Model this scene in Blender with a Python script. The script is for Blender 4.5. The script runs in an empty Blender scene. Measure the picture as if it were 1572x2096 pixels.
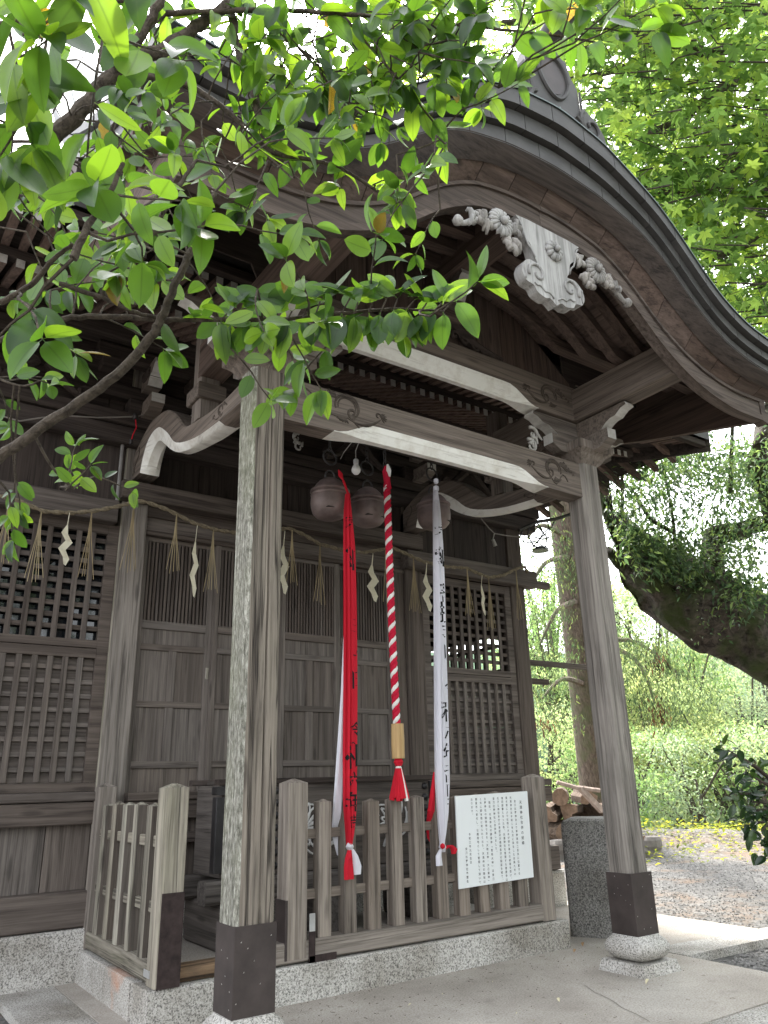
import bpy, bmesh, math, random
import numpy as np
from mathutils import Vector, Matrix, noise

random.seed(7); np.random.seed(7)
rnd = random.uniform
SC = bpy.context.scene
COL = SC.collection

# ------------------------------------------------------------------ camera
CAM = np.array([-1.7983, -3.9391, 1.30]); YAW, PITCH, ROLL, FPX = 0.6121, 0.3370, -0.0257, 1566.4
_f = np.array([math.sin(YAW)*math.cos(PITCH), math.cos(YAW)*math.cos(PITCH), math.sin(PITCH)])
_r = np.array([math.cos(YAW), -math.sin(YAW), 0.0]); _u = np.cross(_r, _f)
RT = _r*math.cos(ROLL)+_u*math.sin(ROLL); UP = _u*math.cos(ROLL)-_r*math.sin(ROLL); FW = _f
cd = bpy.data.cameras.new('camera'); cam = bpy.data.objects.new('camera', cd); COL.objects.link(cam)
cam.matrix_world = Matrix(((RT[0], UP[0], -FW[0], CAM[0]), (RT[1], UP[1], -FW[1], CAM[1]), (RT[2], UP[2], -FW[2], CAM[2]), (0, 0, 0, 1)))
cd.sensor_fit = 'VERTICAL'; cd.sensor_height = 36; cd.sensor_width = 27; cd.lens = FPX/2096*36
cd.clip_start = 0.05; cd.clip_end = 3000
SC.camera = cam

# ------------------------------------------------------------------ light
SUN_EL, SUN_AZ = math.radians(55), math.radians(28)
W = bpy.data.worlds.new("World"); SC.world = W; W.use_nodes = True
nt = W.node_tree; nt.nodes.clear()
sky = nt.nodes.new('ShaderNodeTexSky'); sky.sky_type = 'NISHITA'; sky.sun_disc = False
sky.sun_elevation = SUN_EL; sky.sun_rotation = SUN_AZ; sky.dust_density = 3.0; sky.air_density = 1.0; sky.ozone_density = 1.0
hsv = nt.nodes.new('ShaderNodeHueSaturation'); hsv.inputs['Saturation'].default_value = 0.22; hsv.inputs['Value'].default_value = 1.0
bg = nt.nodes.new('ShaderNodeBackground'); bg.inputs['Strength'].default_value = 0.15
wo = nt.nodes.new('ShaderNodeOutputWorld')
nt.links.new(sky.outputs[0], hsv.inputs['Color']); nt.links.new(hsv.outputs[0], bg.inputs[0]); nt.links.new(bg.outputs[0], wo.inputs[0])
sl = bpy.data.lights.new('sun', 'SUN'); sl.energy = 1.5; sl.angle = math.radians(6.0); sl.color = (1.0, 0.95, 0.87)
so = bpy.data.objects.new('sun', sl); COL.objects.link(so)
SV = Vector((math.sin(SUN_AZ)*math.cos(SUN_EL), math.cos(SUN_AZ)*math.cos(SUN_EL), math.sin(SUN_EL)))
so.rotation_euler = SV.to_track_quat('Z', 'Y').to_euler(); so.location = (0, 0, 30)
SC.view_settings.view_transform = 'Standard'; SC.view_settings.look = 'None'; SC.view_settings.gamma = 1
SC.view_settings.exposure = 2.72; SC.view_settings.use_curve_mapping = False
try:
    SC.cycles.max_bounces = 10; SC.cycles.diffuse_bounces = 6; SC.cycles.transmission_bounces = 6
except Exception: pass

# ------------------------------------------------------------------ pixel helpers (photo pixels, 1572 x 2096)
def ray(u, v): return FW + RT*((u-786)/FPX) - UP*((v-1048)/FPX)
def PD(u, v, d): return Vector(CAM + ray(u, v)*d)
def PY(u, v, y): r = ray(u, v); return Vector(CAM + r*((y-CAM[1])/r[1]))
def PX(u, v, x): r = ray(u, v); return Vector(CAM + r*((x-CAM[0])/r[0]))
def PZ(u, v, z): r = ray(u, v); return Vector(CAM + r*((z-CAM[2])/r[2]))
def proj(p):
    d = np.array(p)-CAM; z = d@FW
    return (786+FPX*(d@RT)/z, 1048-FPX*(d@UP)/z, z) if z > .05 else (-9999, -9999, z)

# ------------------------------------------------------------------ materials
MATS = {}
class N:
    def __init__(s, name):
        s.m = bpy.data.materials.new(name); s.m.use_nodes = True; s.t = s.m.node_tree; s.t.nodes.clear()
        s.out = s.n('ShaderNodeOutputMaterial')
    def n(s, typ, **kw):
        o = s.t.nodes.new(typ)
        for k, v in kw.items(): setattr(o, k, v)
        return o
    def l(s, a, b): s.t.links.new(a, b)
    def coords(s, scale, offset_random=True, src='Object'):
        tc = s.n('ShaderNodeTexCoord'); mp = s.n('ShaderNodeMapping'); mp.inputs['Scale'].default_value = scale
        if offset_random:
            oi = s.n('ShaderNodeObjectInfo'); mu = s.n('ShaderNodeVectorMath', operation='MULTIPLY_ADD')
            co = s.n('ShaderNodeCombineXYZ')
            for i in range(3): s.l(oi.outputs['Random'], co.inputs[i])
            mu.inputs[1].default_value = (7.3, 5.1, 9.7); s.l(co.outputs[0], mu.inputs[0]); s.l(tc.outputs[src], mu.inputs[2])
            s.l(mu.outputs[0], mp.inputs[0])
        else: s.l(tc.outputs[src], mp.inputs[0])
        return mp.outputs[0]
    def noise(s, vec, scale, detail=4, rough=.55, dist=0):
        o = s.n('ShaderNodeTexNoise'); o.inputs['Scale'].default_value = scale; o.inputs['Detail'].default_value = detail
        o.inputs['Roughness'].default_value = rough; o.inputs['Distortion'].default_value = dist; s.l(vec, o.inputs['Vector']); return o.outputs['Fac']
    def ramp(s, fac, stops):
        o = s.n('ShaderNodeValToRGB'); e = o.color_ramp.elements
        while len(e) < len(stops): e.new(.5)
        for i, (p, c) in enumerate(stops): e[i].position = p; e[i].color = (*c, 1) if len(c) == 3 else c
        s.l(fac, o.inputs[0]); return o.outputs[0]
    def mix(s, fac, a, b, mode='MIX'):
        o = s.n('ShaderNodeMix', data_type='RGBA', blend_type=mode)
        for i, x in ((0, fac), (6, a), (7, b)):
            if hasattr(x, 'default_value') or hasattr(x, 'is_output'): s.l(x, o.inputs[i])
            else: o.inputs[i].default_value = x if i == 0 else (*x, 1)
        return o.outputs[2]
    def math(s, op, a, b=None):
        o = s.n('ShaderNodeMath', operation=op)
        for i, x in ((0, a), (1, b)):
            if x is None: continue
            if isinstance(x, (int, float)): o.inputs[i].default_value = x
            else: s.l(x, o.inputs[i])
        return o.outputs[0]
    def bsdf(s, color, rough=.7, spec=.3, metal=0, bump=None, bs=.3, bd=.01):
        b = s.n('ShaderNodeBsdfPrincipled')
        for nm, x in (('Base Color', color), ('Roughness', rough), ('Metallic', metal), ('Specular IOR Level', spec)):
            if hasattr(x, 'is_output'): s.l(x, b.inputs[nm])
            else: b.inputs[nm].default_value = (*x, 1) if nm == 'Base Color' else x
        if bump is not None:
            bp = s.n('ShaderNodeBump'); bp.inputs['Strength'].default_value = bs; bp.inputs['Distance'].default_value = bd
            s.l(bump, bp.inputs['Height']); s.l(bp.outputs[0], b.inputs['Normal'])
        return b.outputs[0]
    def done(s, sh): s.l(sh, s.out.inputs[0]); return s.m

def wood(name, axis, dark, light, blotch=None, bamt=.5, bscale=1.6, rough=.8, bump=.5, fine=1.0, crack=0.0):
    """weathered wood: grain runs along axis"""
    key = (name, axis)
    if key in MATS: return MATS[key]
    k = N(f'{name}_{axis}')
    i = 'xyz'.index(axis)
    sc = [26.0]*3; sc[i] = 1.1
    v = k.coords(sc)
    g1 = k.noise(v, 1.0, 6, .62, .6)
    sc2 = [95.0*fine]*3; sc2[i] = 2.2
    g2 = k.noise(k.coords(sc2), 1.0, 3, .6)
    gm = k.math('ADD', k.math('MULTIPLY', g1, .68), k.math('MULTIPLY', g2, .32))
    col = k.ramp(gm, [(.35, [x*.72 for x in dark]), (.49, [d*.45+l*.55 for d, l in zip(dark, light)]), (.64, [x*1.06 for x in light])])
    sc3 = [bscale]*3; sc3[i] = bscale*.35
    b = k.noise(k.coords(sc3), 1.0, 5, .65, .4)
    if blotch:
        col = k.mix(k.math('MULTIPLY', k.ramp(b, [(.40, (0, 0, 0)), (.66, (1, 1, 1))]), bamt), col, blotch)
    tone = k.ramp(b, [(.3, (.66, .645, .63)), (.68, (1.16, 1.16, 1.16))])
    col = k.mix(1.0, col, tone, 'MULTIPLY')
    sk = [7.0]*3; sk[i] = 1.5; vo = k.n('ShaderNodeTexVoronoi'); vo.inputs['Scale'].default_value = 1.0; k.l(k.coords(sk), vo.inputs['Vector'])
    col = k.mix(k.math('MULTIPLY', k.ramp(vo.outputs['Distance'], [(.0, (1, 1, 1)), (.09, (.7, .7, .7)), (.16, (0, 0, 0))]), .75), col, [x*.45 for x in dark])
    sw = [11.0]*3; sw[i] = .22; ws = k.noise(k.coords(sw), 1, 3, .5)
    col = k.mix(k.math('MULTIPLY', k.ramp(ws, [(.56, (0, 0, 0)), (.68, (1, 1, 1))]), .5), col, [x*.7 for x in dark])
    oi = k.n('ShaderNodeObjectInfo')
    rt = k.ramp(oi.outputs['Random'], [(0, (.74, .72, .70)), (.35, (.98, .93, .885)), (.7, (1.02, 1.02, 1.02)), (1, (1.20, 1.185, 1.16))])
    col = k.mix(1.0, col, rt, 'MULTIPLY')
    h = gm
    if crack:
        sc4 = [8.0]*3; sc4[i] = .16
        c = k.noise(k.coords(sc4), 1.0, 4, .55, .5)
        cm = k.ramp(k.math('ABSOLUTE', k.math('SUBTRACT', c, .5)), [(0, (1, 1, 1)), (.018, (0, 0, 0))])
        col = k.mix(k.math('MULTIPLY', cm, crack), col, (.018, .014, .012))
        h = k.math('SUBTRACT', gm, k.math('MULTIPLY', cm, .8))
    MATS[key] = k.done(k.bsdf(col, rough, .25, 0, h, bump, .006)); return MATS[key]

GREY_D, GREY_L = (.085, .072, .062), (.235, .208, .182)
def w_hall(a): return wood('hall_wood', a, (.062, .050, .044), (.175, .150, .133), (.042, .034, .029), .65, 1.7)
def w_door(a): return wood('door_wood', a, (.088, .076, .068), (.215, .190, .171), (.056, .046, .040), .65, 2.6)
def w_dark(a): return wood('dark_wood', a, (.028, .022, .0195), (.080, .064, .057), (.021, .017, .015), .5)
def w_roof(a): return wood('roof_wood', a, (.060, .043, .036), (.170, .126, .107), (.045, .033, .028), .5)
def w_beam(a): return wood('beam_wood', a, (.105, .089, .078), (.255, .222, .196), (.085, .069, .058), .45, 2.5, crack=.3)
def w_post(a): return wood('post_wood', a, (.105, .093, .080), (.390, .352, .306), (.155, .142, .108), .55, 2.4, .85, .8, .8, .9)
def w_post2(a): return wood('grey_post_wood', a, (.112, .102, .092), (.285, .264, .240), (.16, .142, .124), .4, 2.0, .8, .6, .8, .45)
def w_fence(a): return wood('fence_wood', a, (.105, .090, .077), (.335, .298, .260), (.130, .108, .089), .5, 3.0, .85, .5, .8, .25)
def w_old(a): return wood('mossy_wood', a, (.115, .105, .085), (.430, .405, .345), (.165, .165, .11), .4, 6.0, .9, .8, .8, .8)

def w_raft(a): return wood('rafter_wood', a, (.095, .068, .057), (.24, .178, .152), (.07, .05, .043), .4)
def w_barge(a): return wood('bargeboard_wood', a, (.060, .047, .041), (.165, .135, .119), (.05, .040, .034), .5, 2.0)
def lichen(a):
    key = ('lichen_wood', a)
    if key in MATS: return MATS[key]
    k = N('lichen_wood'); sc = [60.0]*3; sc['xyz'.index(a)] = 17; n1 = k.noise(k.coords(sc), 1, 6, .75, .25); sc = [60.0]*3; sc['xyz'.index(a)] = 1.2; n2 = k.noise(k.coords(sc), 1, 4, .6); n3 = k.noise(k.coords((1, 1, .6)), 2.2, 4, .6)
    c = k.ramp(n1, [(.36, (.095, .092, .076)), (.5, (.23, .222, .19)), (.63, (.44, .43, .385))]); c = k.mix(1, c, k.ramp(n2, [(.35, (.6, .6, .58)), (.65, (1.15, 1.15, 1.12))]), 'MULTIPLY'); c = k.mix(k.math('MULTIPLY', k.ramp(n3, [(.45, (0, 0, 0)), (.7, (1, 1, 1))]), .5), c, (.19, .20, .12))
    MATS[key] = k.done(k.bsdf(c, .95, .15, 0, n1, .6, .006)); return MATS[key]
def paint_white(name='white_paint', base=(.80, .79, .74), dirt=(.56, .52, .45)):
    if name in MATS: return MATS[name]
    k = N(name); v = k.coords((1, 1, 1)); b = k.noise(v, 6, 6, .7)
    b2 = k.noise(k.coords((3, 3, 40)), 1, 4, .6)
    col = k.mix(k.ramp(b, [(.45, (0, 0, 0)), (.75, (1, 1, 1))]), base, dirt)
    col = k.mix(k.ramp(b2, [(.55, (0, 0, 0)), (.72, (.55, .55, .55))]), col, (.30, .27, .235))
    MATS[name] = k.done(k.bsdf(col, .7, .3, 0, b2, .25, .004)); return MATS[name]
def plain(name, c, rough=.6, spec=.4, metal=0, var=.2, scale=9, bump=.15):
    if name in MATS: return MATS[name]
    k = N(name); b = k.noise(k.coords((1, 1, 1)), scale, 5, .6)
    col = k.ramp(b, [(.3, [x*(1-var) for x in c]), (.7, [min(1, x*(1+var)) for x in c])])
    MATS[name] = k.done(k.bsdf(col, rough, spec, metal, b, bump, .004)); return MATS[name]
def granite(name, a, b, c, scale=95, stain=None):
    if name in MATS: return MATS[name]
    k = N(name); v = k.coords((1, 1, 1))
    n1 = k.noise(v, scale, 2, .7); n2 = k.noise(v, scale*1.9, 2, .6); n3 = k.noise(v, 2.2, 5, .6)
    col = k.ramp(n1, [(.34, a), (.46, b), (.62, c)])
    col = k.mix(k.ramp(n2, [(.62, (0, 0, 0)), (.68, (1, 1, 1))]), col, (.055, .052, .05))
    col = k.mix(1, col, k.ramp(n3, [(.32, (.60, .575, .53)), (.62, (1.08, 1.08, 1.07))]), 'MULTIPLY')
    if stain:
        n4 = k.noise(v, 3.1, 3, .6); col = k.mix(k.math('MULTIPLY', k.ramp(n4, [(.56, (0, 0, 0)), (.72, (1, 1, 1))]), .6), col, stain)
    MATS[name] = k.done(k.bsdf(col, .85, .25, 0, n1, .35, .004)); return MATS[name]
GRAN = granite('granite', (.12, .115, .108), (.37, .355, .33), (.56, .54, .51))
GRAN_D = granite('dark_granite', (.045, .044, .042), (.135, .130, .122), (.25, .24, .225), 80)
GRAN_S = granite('stained_granite', (.12, .11, .10), (.33, .315, .29), (.49, .465, .43), 95, (.44, .20, .11))

def concrete():
    k = N('concrete'); v = k.coords((1, 1, 1), False)
    n1 = k.noise(v, 1.1, 6, .6, .3); n2 = k.noise(v, 85, 3, .75); n3 = k.noise(v, 7, 5, .65)
    col = k.ramp(n1, [(.3, (.275, .247, .213)), (.5, (.365, .334, .295)), (.7, (.455, .424, .380))])
    col = k.mix(1, col, k.ramp(n2, [(.33, (.62, .60, .58)), (.5, (1, 1, 1)), (.68, (1.22, 1.22, 1.22))]), 'MULTIPLY')
    col = k.mix(k.ramp(n3, [(.56, (0, 0, 0)), (.72, (.5, .5, .5))]), col, (.21, .19, .165))
    return k.done(k.bsdf(col, .9, .2, 0, n2, .3, .004))
CONC = concrete()
def gravel_m():
    k = N('gravel'); v = k.coords((1, 1, 1), False)
    vo = k.n('ShaderNodeTexVoronoi'); vo.inputs['Scale'].default_value = 26; k.l(v, vo.inputs['Vector'])
    n3 = k.noise(v, .55, 5, .65, .4); n4 = k.noise(v, 3, 4, .7)
    col = k.ramp(vo.outputs['Color'], [(0, (.055, .053, .051)), (.5, (.11, .107, .102)), (1, (.185, .18, .172))])
    col = k.mix(k.ramp(k.math('ADD', k.math('MULTIPLY', n3, .7), k.math('MULTIPLY', n4, .3)), [(.5, (0, 0, 0)), (.62, (.8, .8, .8))]), col, (.15, .105, .072))
    return k.done(k.bsdf(col, .9, .2, 0, vo.outputs['Distance'], .6, .02))
GRAVEL = gravel_m()
COPPER = plain('weathered_copper', (.062, .059, .056), .55, .4, .15, .25, 5)
COPPER_T = plain('roof_copper', (.11, .14, .135), .45, .5, .3, .25, 3)
SLEEVE = plain('brown_sheet_metal', (.050, .039, .036), .5, .4, .25, .30, 7, .12)
IRON = plain('black_iron', (.050, .045, .043), .5, .5, .6, .3, 20)
RUST = plain('rusty_iron', (.040, .028, .026), .8, .3, .3, .4, 18, .4)
BRONZE = plain('bell_bronze', (.19, .145, .135), .5, .45, .3, .4, 5, .1)
WHITE = paint_white()
WHITE_W = paint_white('weathered_white', (.52, .51, .48), (.27, .25, .225))
CARVE = wood('carving_wood', 'z', (.25, .245, .238), (.46, .455, .445), (.31, .305, .295), .4, 6, .85, .5, .6)
BLACK = plain('black_lacquer', (.02, .018, .018), .55, .4, 0, .3)
def cloth_m(name, c, t=.25):
    k = N(name); v = k.coords((1, 1, 1)); b = k.noise(v, 220, 2, .6); b2 = k.noise(k.coords((30, 30, 1.5)), 1, 3, .5)
    col = k.ramp(b2, [(.3, [x*.86 for x in c]), (.7, c)])
    p = k.bsdf(col, .85, .15, 0, b, .15, .001)
    tr = k.n('ShaderNodeBsdfTranslucent'); tr.inputs[0].default_value = (*c, 1)
    mx = k.n('ShaderNodeMixShader'); mx.inputs[0].default_value = t; k.l(p, mx.inputs[1]); k.l(tr.outputs[0], mx.inputs[2])
    return k.done(mx.outputs[0])
RED = cloth_m('red_cloth', (.66, .022, .042)); WCL = cloth_m('white_cloth', (.80, .79, .84)); CRIM = cloth_m('crimson_cord', (.52, .016, .045), .05); WCORD = cloth_m('white_cord', (.80, .78, .74), .05)
PAPER = cloth_m('cream_paper', (.80, .76, .60), .3)
STRAW = wood('straw', 'z', (.19, .15, .085), (.40, .33, .20), None, 0, 2, .8, .3)
ROPE = plain('straw_rope', (.17, .14, .095), .9, .2, 0, .4, 40, .4)
INK = plain('black_ink', (.012, .012, .013), .8, .2, 0, .1)
BAMBOO = wood('bamboo', 'z', (.36, .225, .095), (.52, .36, .17), None, 0, 2, .5, .2)
def glass_m():
    k = N('dark_glass'); b = k.noise(k.coords((1, 1, 1)), 3, 3)
    return k.done(k.bsdf((.012, .014, .016), .06, .6, 0, b, .1, .01))
GLASS = glass_m()

def leaf_m(name, c, tcol, mixf=.45, rough=.38, spec=.5, rib=.45, spots=None, soft=False):
    k = N(name)
    at = k.n('ShaderNodeAttribute'); at.attribute_name = 'rib'; ti = k.n('ShaderNodeAttribute'); ti.attribute_name = 'tint'
    oi = k.n('ShaderNodeObjectInfo')
    r = k.math('FRACT', k.math('ADD', oi.outputs['Random'], ti.outputs['Fac']))
    ribm = k.ramp(at.outputs['Fac'], [(.86, (0, 0, 0)), (.97, (1, 1, 1))])
    tone = k.ramp(r, [(0, (.26, .34, .34)), (.52, (.72, .80, .78)), (1, (1.5, 1.32, .92))])
    if soft: tone = k.ramp(r, [(0, (.72, .78, .80)), (.5, (.95, .97, .95)), (1, (1.2, 1.12, .92))])  # narrower tone range: distance haze put into the leaf colours
    col = k.mix(1, c, tone, 'MULTIPLY'); tc = k.mix(1, tcol, tone, 'MULTIPLY')
    col = k.mix(k.math('MULTIPLY', ribm, rib), col, [x*.55 for x in c]); tc = k.mix(k.math('MULTIPLY', ribm, rib), tc, [x*.35 for x in tcol])
    nb = k.noise(k.coords((1, 1, 1)), 60, 3, .6)
    if spots:
        m = k.ramp(nb, [(.52, (0, 0, 0)), (.6, (1, 1, 1))]); col = k.mix(m, col, spots); tc = k.mix(m, tc, spots)
    p = k.bsdf(col, rough, spec, 0, nb, .08, .002)
    tr = k.n('ShaderNodeBsdfTranslucent'); k.l(tc, tr.inputs[0])
    mx = k.n('ShaderNodeMixShader'); r2 = k.math('FRACT', k.math('MULTIPLY', r, 7.31)); k.l(k.math('ADD', k.math('MULTIPLY', r2, .3), mixf-.15), mx.inputs[0]); k.l(p, mx.inputs[1]); k.l(tr.outputs[0], mx.inputs[2])
    return k.done(mx.outputs[0])
LEAF = leaf_m('evergreen_leaf', (.050, .105, .030), (.25, .46, .03), .44)
LEAF_Y = leaf_m('yellowed_leaf', (.34, .24, .03), (.62, .42, .04), .5, spots=(.22, .08, .02))
MAPLE = leaf_m('maple_leaf', (.11, .185, .045), (.44, .64, .14), .6, .5, .3, 0)
BUSHL = leaf_m('bush_leaf', (.21, .27, .13), (.50, .62, .27), .55, .6, .2, 0, soft=True)  # pale, low-contrast green: haze and filled shadows put into the leaf colour
CAML = leaf_m('camellia_leaf', (.030, .060, .020), (.07, .15, .02), .25, .25, .6, .4)
CAMPL = leaf_m('camphor_leaf', (.075, .125, .055), (.26, .40, .14), .4, .4, .5, 0)
CEDL = leaf_m('cedar_needle', (.085, .125, .06), (.24, .33, .13), .35, .7, .2, 0)
GCOV = leaf_m('ground_cover_leaf', (.22, .24, .03), (.55, .55, .06), .5, .6, .2, 0)
DEADL = plain('dry_leaf', (.30, .19, .10), .8, .2, 0, .4, 20)
def bark_m(name, a, b, moss=None, stretch=(9, 9, 1.4), bump=.9):
    k = N(name); v = k.coords(stretch); n1 = k.noise(v, 1.6, 6, .65, .6); n2 = k.noise(k.coords((1, 1, 1)), 2.0, 5, .6)
    col = k.ramp(n1, [(.33, a), (.66, b)])
    if moss: col = k.mix(k.ramp(n2, [(.45, (0, 0, 0)), (.62, (.85, .85, .85))]), col, moss)
    return k.done(k.bsdf(col, .9, .2, 0, n1, bump, .03))
BARK = bark_m('branch_bark', (.035, .028, .022), (.11, .09, .07), None, (40, 40, 40), .5)
BARK_CED = bark_m('cedar_bark', (.075, .056, .044), (.23, .18, .148), (.12, .13, .07), (16, 16, 1.2), 1)
BARK_CAM = bark_m('camphor_bark', (.020, .017, .015), (.135, .115, .092), (.050, .070, .020), (5, 5, 8), 1.8)
BARK_MAP = bark_m('maple_bark', (.04, .033, .028), (.12, .10, .08), None, (14, 14, 6), .6)
WOODCUT = plain('cut_log_wood', (.25, .17, .12), .85, .2, 0, .35, 12)
LOGBARK = bark_m('log_bark', (.07, .05, .038), (.22, .165, .125), None, (10, 10, 10), .8)

# ------------------------------------------------------------------ mesh builder
class M:
    def __init__(s): s.v = []; s.f = []; s.mi = []
    def add(s, vs, fs, m=0):
        b = len(s.v); s.v += [tuple(x) for x in vs]; s.f += [tuple(b+i for i in f) for f in fs]; s.mi += [m]*len(fs); return s
    def prism(s, poly, axis, a, b, m=0):
        n = len(poly)
        def P(p, t): return {'x': (t, p[0], p[1]), 'y': (p[0], t, p[1]), 'z': (p[0], p[1], t)}[axis]
        vs = [P(p, a) for p in poly]+[P(p, b) for p in poly]
        return s.add(vs, [tuple(range(n))[::-1], tuple(range(n, 2*n))]+[(i, (i+1) % n, n+(i+1) % n, n+i) for i in range(n)], m)
    def box(s, x0, x1, y0, y1, z0, z1, c=.004, m=0):
        L = (x1-x0, y1-y0, z1-z0); i = L.index(max(L)); ax = 'xyz'[i]
        r = [(x0, x1), (y0, y1), (z0, z1)]; a, b = r.pop(i); (p0, p1), (q0, q1) = r
        c = min(c, .4*(p1-p0), .4*(q1-q0))
        if c <= 0: return s.prism([(p0, q0), (p1, q0), (p1, q1), (p0, q1)], ax, a, b, m)
        poly = [(p0+c, q0), (p1-c, q0), (p1, q0+c), (p1, q1-c), (p1-c, q1), (p0+c, q1), (p0, q1-c), (p0, q0+c)]
        return s.prism(poly, ax, a, b, m)
    def loft(s, secs, closed=True, caps=True, m=0, mf=None):
        n = len(secs[0]); vs = [p for q in secs for p in q]; fs = []; ms = []
        for i in range(len(secs)-1):
            for j in range(n if closed else n-1):
                k = (j+1) % n; fs.append((i*n+j, i*n+k, (i+1)*n+k, (i+1)*n+j)); ms.append(mf(i, j) if mf else m)
        if caps and closed:
            fs.append(tuple(range(n))[::-1]); fs.append(tuple((len(secs)-1)*n+j for j in range(n))); ms += [m, m]
        b = len(s.v); s.v += [tuple(x) for x in vs]; s.f += [tuple(b+i for i in f) for f in fs]; s.mi += ms; return s
    def tube(s, pts, r, n=8, m=0, caps=True):
        pts = [Vector(p) for p in pts]; rr = r if isinstance(r, (list, tuple)) else [r]*len(pts)
        secs = []; nrm = None
        for i, p in enumerate(pts):
            t = (pts[min(i+1, len(pts)-1)]-pts[max(i-1, 0)])
            t = t.normalized() if t.length > 1e-9 else Vector((0, 0, 1))
            if nrm is None: nrm = t.orthogonal().normalized()
            else:
                nrm = nrm-t*nrm.dot(t); nrm = nrm.normalized() if nrm.length > 1e-6 else t.orthogonal().normalized()
            b = t.cross(nrm)
            secs.append([p+(nrm*math.cos(2*math.pi*j/n)+b*math.sin(2*math.pi*j/n))*rr[i] for j in range(n)])
        return s.loft(secs, True, caps, m)
    def lathe(s, prof, c=(0, 0, 0), n=24, m=0):
        return s.loft([[(c[0]+r*math.cos(2*math.pi*j/n), c[1]+r*math.sin(2*math.pi*j/n), c[2]+z) for j in range(n)] for r, z in prof], True, True, m)

ORG = {}
def org(o): return ORG.get(o.name, Vector((0, 0, 0))) if o else Vector((0, 0, 0))
def mesh(name, mb, mats, smooth=False, off=Vector((0, 0, 0))):
    me = bpy.data.meshes.new(name)
    me.from_pydata([(x-off[0], y-off[1], z-off[2]) for x, y, z in mb.v], [], mb.f)
    mats = mats if isinstance(mats, (list, tuple)) else [mats]
    for m in mats: me.materials.append(m)
    if len(mats) > 1: me.polygons.foreach_set('material_index', mb.mi)
    bm = bmesh.new(); bm.from_mesh(me); bmesh.ops.recalc_face_normals(bm, faces=bm.faces); bm.to_mesh(me); bm.free()
    if smooth: me.polygons.foreach_set('use_smooth', [True]*len(me.polygons))
    me.update(); return me
def smooth_angle(me, deg=40):
    try: me.set_sharp_from_angle(angle=math.radians(deg))
    except Exception: pass
def obj(name, mb, mats, parent=None, smooth=False, kind=None, label=None, at=None, sharp=40):
    """links ONE mesh object; verts are in world space (or, with at=, in local space round that world point)"""
    off = Vector((0, 0, 0)) if at is not None else org(parent)
    me = mb if isinstance(mb, bpy.types.Mesh) else mesh(name, mb, mats, smooth, off)
    if smooth and sharp and not name.startswith('carved') and not isinstance(mb, bpy.types.Mesh): smooth_angle(me, sharp)
    o = bpy.data.objects.new(name, me); COL.objects.link(o)
    if parent: o.parent = parent
    if at is not None: o.location = Vector(at)-org(parent)
    ORG[o.name] = Vector(at) if at is not None else org(parent)
    if kind: o['kind'] = kind
    if label: o['label'] = label
    return o
def thing(name, label, cat, loc=(0, 0, 0), group=None):
    o = bpy.data.objects.new(name, None); COL.objects.link(o); o.location = loc; o.empty_display_size = .1
    ORG[o.name] = Vector(loc); o['label'] = label; o['category'] = cat
    if group: o['group'] = group
    return o
def tag(o, label, cat, group=None):
    o['label'] = label; o['category'] = cat
    if group: o['group'] = group
    return o
def put(name, me, parent, at, rot=None, scale=None):
    o = bpy.data.objects.new(name, me); COL.objects.link(o); o.parent = parent; o.location = Vector(at)-org(parent)
    if rot is not None: o.rotation_euler = rot
    if scale is not None: o.scale = scale
    ORG[o.name] = Vector(at); return o
def bx(name, parent, mat, *d, c=.004, **k): return obj(name, M().box(*d, c=c), mat, parent, **k)

def post_mesh(x0, x1, y0, y1, z0, z1, peak=.028, lit_side=False):  # optional side light put into the face colours: left pale, the rest darker
    cx, cy = (x0+x1)/2, (y0+y1)/2; c = .008
    def r(z, k=0): return [(x0+c+k, y0+k, z), (x1-c-k, y0+k, z), (x1-k, y0+c+k, z), (x1-k, y1-c-k, z), (x1-c-k, y1-k, z), (x0+c+k, y1-k, z), (x0+k, y1-c-k, z), (x0+k, y0+c+k, z)]
    return M().loft([r(z0), r(z1-peak), [(cx+(p[0]-cx)*.12, cy+(p[1]-cy)*.12, z1) for p in r(z1)]], True, True, 0, (lambda i, j: 0 if j in (5, 6, 7) or i else 1) if lit_side else None)
XC = 1.6175          # centre line of the porch
F = 2.585            # front plane of the hall
def curve_fn(pts):
    t = np.linspace(0, 3.2, 321); z = np.interp(t, [p[0] for p in pts], [p[1] for p in pts])
    zz = np.concatenate([z[::-1][:-1], z]); k = np.exp(-.5*(np.arange(-20, 21)/7.0)**2); k /= k.sum()
    zz = np.convolve(np.pad(zz, 20, 'edge'), k, 'valid'); z = zz[len(t)-1:]
    return lambda q: float(np.interp(abs(q), t, z))
Ff = curve_fn([(0, 5.225), (.43, 5.19), (.63, 5.14), (.82, 5.09), (1.0, 5.0), (1.2, 4.85), (1.38, 4.68), (1.6, 4.52), (1.8, 4.425), (2.1, 4.355), (2.45, 4.325), (2.7, 4.35), (3.2, 4.42)])
Of = curve_fn([(0, 5.68), (.45, 5.61), (.75, 5.47), (1.02, 5.33), (1.25, 5.14), (1.42, 4.97), (1.66, 4.77), (1.96, 4.63), (2.3, 4.575), (2.7, 4.61), (3.2, 4.7)])
Bf = curve_fn([(0, 4.845), (.3, 4.825), (.6, 4.77), (.85, 4.63), (1.0, 4.51), (1.2, 4.33), (1.46, 4.175), (1.7, 4.085), (1.93, 4.04), (2.1, 4.02), (2.45, 4.03), (3.2, 4.1)])
def rise(y): d = max(0, y+1.25); return .30*d+.14*d*d
def Uf(t, y): f = Ff(t); return max(f, min(f, 4.33+.0*t)+rise(y)) if abs(t) < 1.9 else f+rise(y)
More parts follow.
